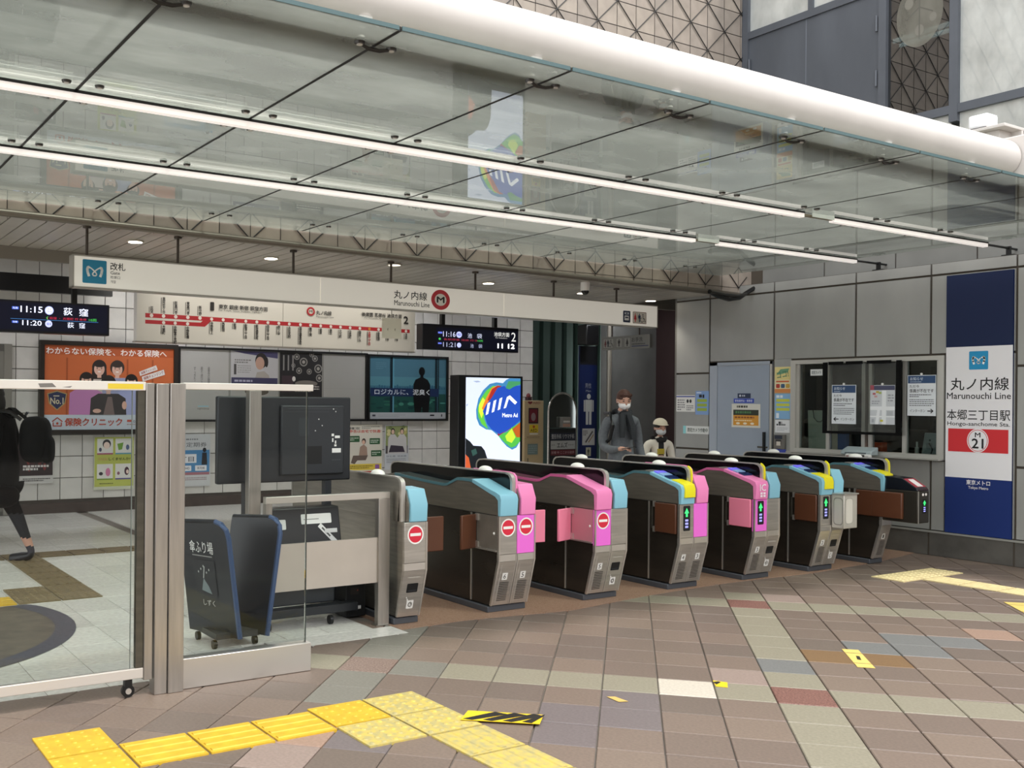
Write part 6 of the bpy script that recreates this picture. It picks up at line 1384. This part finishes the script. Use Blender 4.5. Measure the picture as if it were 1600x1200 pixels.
class Fig:
    """a figure: joints in its own frame (x right of the body, y forward, z up), turned and set down in the place"""
    def __init__(s, name, label, loc, turn, k=1.0):
        s.t = thing(name, label, 'person', loc); s.t.rotation_euler = (0, 0, turn); s.t.scale = (1, 1, 1); s.k = k
    def mesh(s, name, verts, edges, mats, pick=None, root=0, levels=2):
        vs = [(Vector(v[0]) * s.k, (tuple(a * s.k for a in v[1]) if isinstance(v[1], tuple) else v[1] * s.k)) for v in verts]
        me = skin_mesh(name, vs, edges, root, levels)
        me.materials.clear()
        for m in mats: me.materials.append(m)
        for p in me.polygons:
            p.use_smooth = True
            p.material_index = pick(Vector(p.center) / s.k) if pick else 0
        o = bpy.data.objects.new(name, me); COL.objects.link(o); o.parent = s.t; WLOC[o] = WLOC[s.t]
        return o
    def part(s, name, mb):
        mb.v = [tuple(Vector(p) * s.k + WLOC[s.t]) for p in mb.v]
        return mb.build(name, s.t)

SKIN = M('#c99a86', 0.5)
HAND = [((0, 0, 0), .028), ((0.0, 0.045, 0), (.030, .017)), ((0.0, 0.085, 0), (.034, .014))]
def hand_chain(verts, edges, wrist, fwd, side, up, thumb=1, curl=0.5, k=1.0):
    """palm, four unequal bent fingers and a thumb leaving the side of the palm"""
    fwd, side, up = Vector(fwd).normalized(), Vector(side).normalized(), Vector(up).normalized()
    w = Vector(verts[wrist][0]); n = len(verts)
    verts.append((tuple(w + fwd * 0.045), (.026, .016))); edges.append((wrist, n))
    verts.append((tuple(w + fwd * 0.075), (.030, .014))); edges.append((n, n + 1))
    for i, (off, ln) in enumerate(((-0.026, 0.062), (-0.009, 0.072), (0.009, 0.068), (0.026, 0.052))):
        a = len(verts); b0 = w + fwd * 0.080 + side * off
        p1 = b0 + fwd * ln * 0.45 - up * ln * 0.12 * curl; p2 = p1 + fwd * ln * 0.30 * (1 - curl * 0.5) - up * ln * 0.34 * curl; p3 = p2 + fwd * ln * 0.2 * (1 - curl) - up * ln * 0.28 * curl
        verts += [(tuple(b0), .0095), (tuple(p1), .009), (tuple(p2), .0085), (tuple(p3), .007)]
        edges += [(n + 1, a), (a, a + 1), (a + 1, a + 2), (a + 2, a + 3)]
    a = len(verts); b0 = w + fwd * 0.03 + side * thumb * 0.028
    verts += [(tuple(b0), .012), (tuple(b0 + fwd * 0.03 + side * thumb * 0.018 + up * 0.004), .0105), (tuple(b0 + fwd * 0.055 + side * thumb * 0.014 + up * 0.006), .008)]
    edges += [(n, a), (a, a + 1), (a + 1, a + 2)]

def head(fig, pos, tilt=0.0, yaw=0.0, hair='#2c1f1a', style='short', mask='#ece9ea', skin=SKIN, size=1.0, cap=None):
    """head with brow, nose, ears, eyes and mouth; hair, mask or cap as its own parts"""
    R = Matrix.Rotation(yaw, 3, 'Z') @ Matrix.Rotation(tilt, 3, 'X')
    p0 = Vector(pos)
    T = lambda q: tuple(p0 + R @ (Vector(q) * size))
    def dome(mb, c, r, m, lo=-1.0, n=18, j=10, fn=None):
        tmp = MB().ell((0, 0, 0), 1, 1, 1, m, n, j, lo)
        vs = []
        for v in tmp.v:
            q = Vector((v[0] * r[0], v[1] * r[1], v[2] * r[2]))
            if fn: q = fn(q)
            vs.append(T(q + Vector(c)))
        mb.add(vs, tmp.f, m)
    def skull(q):
        if q.z < 0: q.x *= 1 - 0.28 * (-q.z / 0.115); q.y += 0.018 * (-q.z / 0.115)
        return q
    mb = MB(); dome(mb, (0, 0, 0), (0.074, 0.092, 0.115), skin, fn=skull)
    for s_ in (-1, 1): dome(mb, (s_ * 0.075, -0.008, -0.005), (0.011, 0.020, 0.032), skin, n=8, j=5)
    dome(mb, (0, 0.094, -0.02), (0.013, 0.018, 0.024), skin, n=8, j=5)
    h = fig.part('head', mb)
    fb = MB()
    for s_ in (-1, 1):
        dome(fb, (s_ * 0.030, 0.083, 0.006), (0.013, 0.006, 0.006), M('#2a201c', 0.3), n=8, j=5); dome(fb, (s_ * 0.030, 0.082, 0.026), (0.018, 0.007, 0.004), M(hair, 0.6), n=8, j=4)
    dome(fb, (0, 0.095, -0.062), (0.022, 0.006, 0.006), M('#a8665c', 0.5), n=8, j=4)
    fig.part('face_features', fb)
    if mask:
        mb = MB(); dome(mb, (0, 0.030, -0.050), (0.068, 0.080, 0.052), M(mask, 0.7), n=18, j=8)
        for s_ in (-1, 1): mb.tube([T((s_ * 0.062, 0.05, -0.035)), T((s_ * 0.077, 0.0, -0.012))], 0.003, M(mask, 0.7), 5)
        fig.part('face_mask', mb)
    mb = MB(); HM = M(hair, 0.65, 0, 0.25, 60)
    if style == 'short':
        dome(mb, (0, -0.012, 0.028), (0.084, 0.096, 0.100), HM, lo=-0.10); dome(mb, (0, -0.040, 0.0), (0.080, 0.072, 0.085), HM)
        for k in range(7): dome(mb, (-0.06 + k * 0.02, 0.062 - abs(k - 3) * 0.006, 0.070), (0.018, 0.022, 0.020), HM, n=7, j=5)
    else:
        dome(mb, (0, -0.014, 0.020), (0.088, 0.100, 0.105), HM, lo=-0.15); dome(mb, (0, -0.045, -0.055), (0.085, 0.07, 0.125), HM)
    fig.part('hair', mb)
    if cap:
        mb = MB(); CMt = M(cap, 0.7); dome(mb, (0, -0.005, 0.045), (0.098, 0.108, 0.088), CMt, lo=0.0); dome(mb, (0, 0.075, 0.048), (0.080, 0.075, 0.010), CMt)
        fig.part('cap', mb)

COAT, DKSC, TROU, SHOE = M('#62656a', 0.8, 0, 0.10, 40), M('#2a2c30', 0.85), M('#25262a', 0.8), M('#17171a', 0.4)
man = Fig('person', 'man in grey coat and white face mask looking at a phone beyond the gates', (8.30, 8.40, 0.004), math.radians(160), 1.0)
V = [((0, 0, 0.95), (.155, .12)), ((0, 0, 1.12), (.145, .115)), ((0, 0.0, 1.30), (.16, .12)), ((0, -0.01, 1.41), (.125, .095)), ((0, 0.02, 1.50), .058), ((0, 0.035, 1.57), .052)]
E_ = [(0, 1), (1, 2), (2, 3), (3, 4), (4, 5)]
def limb(pts, at):
    n = len(V); V.extend(pts); E_.append((at, n)); E_.extend((n + i, n + i + 1) for i in range(len(pts) - 1)); return n + len(pts) - 1
rw = limb([((0.165, -0.01, 1.39), .068), ((0.215, -0.03, 1.24), .060), ((0.225, 0.0, 1.10), .054), ((0.20, 0.13, 1.06), .050), ((0.12, 0.24, 1.08), .034)], 3)
lw = limb([((-0.165, -0.01, 1.39), .068), ((-0.215, -0.04, 1.22), .060), ((-0.235, -0.03, 1.07), .054), ((-0.245, 0.04, 0.93), .050), ((-0.25, 0.10, 0.83), .034)], 3)
for s_ in (-1, 1): limb([((s_ * 0.095, 0, 0.80), (.105, .11)), ((s_ * 0.10, 0.01, 0.50), .070), ((s_ * 0.10, -0.01, 0.14), .050), ((s_ * 0.105, 0.02, 0.055), .048), ((s_ * 0.115, 0.13, 0.035), (.042, .03))], 0)
hand_chain(V, E_, rw, (-0.5, 0.85, 0.05), (0.8, 0.45, 0), (0, 0, 1), -1, 0.75)
hand_chain(V, E_, lw, (0.0, 0.3, -0.95), (0, 1, 0.3), (1, 0, 0), 1, 0.4)
def mp_(c):
    if c.z < 0.09: return 3
    if c.z < 0.62: return 2
    if (abs(c.x) < 0.16 and c.y > 0.245) or (c.x < -0.16 and c.z < 0.80 and c.y > 0.03): return 1
    return 1 if c.z > 1.505 else 0
man.mesh('body', V, E_, [COAT, SKIN, TROU, SHOE], mp_)
head(man, (0, 0.055, 1.625), tilt=-0.22, yaw=-0.12, hair='#4a2c22')
man.part('scarf', MB().tube([(0.085, 0.01, 1.48), (0.05, 0.085, 1.46), (-0.05, 0.085, 1.46), (-0.085, 0.01, 1.48), (-0.04, -0.06, 1.49), (0.04, -0.06, 1.49), (0.085, 0.01, 1.48)], 0.045, DKSC, 10).tube([(-0.03, 0.10, 1.46), (-0.06, 0.15, 1.32), (-0.07, 0.155, 1.18)], [.04, .045, .035], DKSC, 8).tube([(0.04, 0.10, 1.46), (0.06, 0.15, 1.30), (0.06, 0.15, 1.20)], [.04, .042, .03], DKSC, 8))
man.part('bag_strap', MB().tube([(0.17, -0.08, 1.47), (0.165, 0.04, 1.48), (0.165, 0.125, 1.34), (0.19, 0.10, 1.18), (0.2, -0.02, 1.12)], 0.022, BLACK, 6))
ph = box('phone', 0, 0, 0, 0, 0, 0, BLACK) if False else None
mr = Matrix.Rotation(math.radians(160), 3, 'Z')
pc = Vector((8.30, 8.40, 0.004)) + mr @ Vector((0.062, 0.335, 1.092))
fx, fy = mr @ Vector((-0.5, 0.85, 0)).normalized(), mr @ Vector((0.85, 0.5, 0)).normalized()
mb = MB().add([pc + fx * a * 0.075 + fy * b * 0.036 + Vector((0, 0, c * 0.004 + a * 0.012)) for c in (-1, 1) for b in (-1, 1) for a in (-1, 1)], [(0, 2, 3, 1), (4, 5, 7, 6), (0, 1, 5, 4), (2, 6, 7, 3), (0, 4, 6, 2), (1, 3, 7, 5)], M('#15161a', 0.2))
mb.build('phone', None, 'dark phone held in the hand of the man in grey coat', 'phone')

kid = Fig('person', 'child in cream cap, mask and white jacket with dark collar beyond the gates', (9.16, 8.64, 0.004), math.radians(158), 0.81)
V, E_ = [((0, 0, 0.92), (.14, .10)), ((0, 0, 1.10), (.14, .10)), ((0, 0.0, 1.26), (.155, .105)), ((0, -0.01, 1.38), (.12, .085)), ((0, 0.01, 1.47), .052), ((0, 0.025, 1.54), .048)], [(0, 1), (1, 2), (2, 3), (3, 4), (4, 5)]
rw = limb([((0.17, -0.01, 1.36), .068), ((0.215, -0.01, 1.22), .060), ((0.215, 0.02, 1.10), .052), ((0.17, 0.12, 1.13), .045), ((0.13, 0.20, 1.17), .032)], 3)
lw = limb([((-0.17, -0.01, 1.36), .068), ((-0.215, -0.03, 1.20), .060), ((-0.235, -0.02, 1.05), .052), ((-0.23, 0.03, 0.93), .045), ((-0.22, 0.07, 0.84), .032)], 3)
for s_ in (-1, 1): limb([((s_ * 0.08, 0, 0.78), (.085, .09)), ((s_ * 0.085, 0.01, 0.48), .062), ((s_ * 0.085, -0.01, 0.14), .046), ((s_ * 0.09, 0.02, 0.055), .046), ((s_ * 0.10, 0.12, 0.035), (.04, .03))], 0)
hand_chain(V, E_, rw, (-0.3, 0.9, 0.3), (0.9, 0.3, 0), (0, -0.3, 1), -1, 0.8)
hand_chain(V, E_, lw, (0.0, 0.3, -0.95), (0, 1, 0.3), (1, 0, 0), 1, 0.4)
def kp(c):
    if c.z < 0.09: return 3
    if c.z < 0.86 and abs(c.x) < 0.2: return 2
    if (c.x > 0.05 and c.y > 0.215) or (c.x < -0.16 and c.z < 0.82): return 1
    if c.z > 1.47: return 1
    if abs(c.x) < 0.05 and c.y > 0.05: return 4 if c.z > 1.14 else 5
    return 0
kid.mesh('body', V, E_, [M('#e2dacd', 0.8), SKIN, TROU, SHOE, M('#1b1a1c', 0.8), M('#b02a34', 0.7)], kp)
head(kid, (0, 0.04, 1.605), tilt=-0.1, hair='#231c1a', style='long', mask='#cfd2d6', size=1.08, cap='#ddd2bd')
kid.part('collar', MB().tube([(0.10, 0.0, 1.44), (0.05, 0.075, 1.42), (-0.05, 0.075, 1.42), (-0.10, 0.0, 1.44), (-0.05, -0.06, 1.45), (0.05, -0.06, 1.45), (0.10, 0.0, 1.44)], 0.038, M('#1b1a1c', 0.8), 8))
mr = Matrix.Rotation(math.radians(158), 3, 'Z'); pc = Vector((9.16, 8.64, 0.004)) + mr @ (Vector((0.10, 0.285, 1.225)) * 0.83)
mb = MB().box(pc.x - 0.05, pc.x + 0.05, pc.y - 0.012, pc.y + 0.012, pc.z - 0.03, pc.z + 0.035, M('#b8a030', 0.5))
mb.build('card_case', None, 'small yellow card case held up by the child in the cream cap', 'card case', bevel=0.004)

DKC = M('#08090b', 0.9, 0, 0.3, 30, 0.3, spec=0.1)
walker = Fig('person', 'person in black coat and cropped trousers walking away inside the station', (1.85, 10.14, 0.006), math.radians(62), 0.97)
V, E_ = [((0, 0, 0.98), (.20, .19)), ((0, 0, 1.14), (.20, .18)), ((0, 0.02, 1.30), (.205, .17)), ((0, 0.02, 1.42), (.16, .13)), ((0, 0.05, 1.51), .058), ((0, 0.065, 1.58), .052)], [(0, 1), (1, 2), (2, 3), (3, 4), (4, 5)]
limb([((0, 0.0, 0.80), (.215, .21)), ((0, -0.02, 0.52), (.215, .215))], 0)
rw = limb([((0.20, 0.0, 1.40), .08), ((0.25, -0.04, 1.22), .07), ((0.255, 0.02, 1.05), .06), ((0.24, 0.12, 0.98), .05), ((0.22, 0.20, 0.96), .034)], 3)
lw = limb([((-0.20, 0.0, 1.40), .08), ((-0.25, -0.02, 1.22), .07), ((-0.26, 0.06, 1.06), .06), ((-0.22, 0.18, 1.02), .05), ((-0.16, 0.25, 1.04), .034)], 3)
limb([((0.09, -0.04, 0.62), .090), ((0.10, -0.12, 0.46), .072), ((0.10, -0.22, 0.22), .048), ((0.10, -0.27, 0.10), .036), ((0.10, -0.26, 0.055), .05), ((0.11, -0.14, 0.04), (.05, .035)), ((0.11, -0.04, 0.03), (.042, .024))], 0)
limb([((-0.09, 0.06, 0.62), .090), ((-0.10, 0.20, 0.46), .072), ((-0.10, 0.28, 0.22), .048), ((-0.10, 0.32, 0.10), .036), ((-0.10, 0.33, 0.055), .042), ((-0.11, 0.44, 0.04), (.042, .028)), ((-0.11, 0.52, 0.04), (.036, .02))], 0)
hand_chain(V, E_, rw, (-0.1, 0.95, -0.2), (1, 0, 0), (0, 0.2, 1), -1, 0.6)
hand_chain(V, E_, lw, (0.6, 0.8, 0.1), (0.8, -0.6, 0), (0, 0, 1), 1, 0.7)
def wp(c):
    if c.z < 0.085: return 3
    if c.z < 0.155: return 4
    if c.z < 0.235: return 1
    if c.z < 0.48: return 2
    if (c.x > 0.15 and c.y > 0.19) or (c.y > 0.262 and c.z > 0.8): return 1
    return 1 if c.z > 1.53 else 0
walker.mesh('body', V, E_, [DKC, SKIN, M('#191b22', 0.8), SHOE, M('#34323c', 0.7, 0, 0.5, 120)], wp)
head(walker, (0, 0.09, 1.645), tilt=-0.1, hair='#15120f', style='long', mask='#ece9ea')
walker.part('hood', MB().tube([(0.11, 0.02, 1.47), (0.07, 0.10, 1.48), (-0.07, 0.10, 1.48), (-0.11, 0.02, 1.47), (-0.06, -0.09, 1.49), (0.06, -0.09, 1.49), (0.11, 0.02, 1.47)], 0.055, DKC, 10))
mr = Matrix.Rotation(math.radians(62), 3, 'Z'); wl_ = Vector((1.85, 10.14, 0.006))
bp = thing('backpack', 'bulky black backpack on the back of the walking person', 'backpack', tuple(wl_ + mr @ Vector((0, -0.27, 0.92))))
bp.rotation_euler = (0, 0, math.radians(62))
def bpart(name, mb): 
    w = WLOC[bp]; mb.v = [tuple(Vector(p) + w) for p in mb.v]; return mb.build(name, bp)
BPM = M('#0a0b0c', 0.8, 0, 0.3, 12, 0.3, spec=0.15)
mb = MB(); tmp = MB().ell((0, 0, 0), 1, 1, 1, BPM, 20, 12)
sq = lambda t: math.copysign(abs(t) ** 0.65, t)
mb.add([(0.17 * sq(v[0]), -0.05 + 0.14 * sq(v[1]), 0.27 + 0.225 * sq(v[2])) for v in tmp.v], tmp.f, BPM); bpart('bag', mb)
mb = MB(); mb.add([(0.12 * sq(v[0]), -0.17 + 0.05 * sq(v[1]), 0.17 + 0.13 * sq(v[2])) for v in tmp.v], tmp.f, BPM); bpart('pocket', mb)
bpart('handle', MB().tube([(-0.03, 0.06, 0.48), (-0.025, 0.03, 0.53), (0.025, 0.03, 0.53), (0.03, 0.06, 0.48)], 0.010, BLACK, 6))
for s_ in (-1, 1): bpart('strap', MB().tube([(s_ * 0.1, 0.06, 0.46), (s_ * 0.11, 0.16, 0.535), (s_ * 0.11, 0.26, 0.545), (s_ * 0.11, 0.34, 0.53)], 0.02, BLACK, 6))
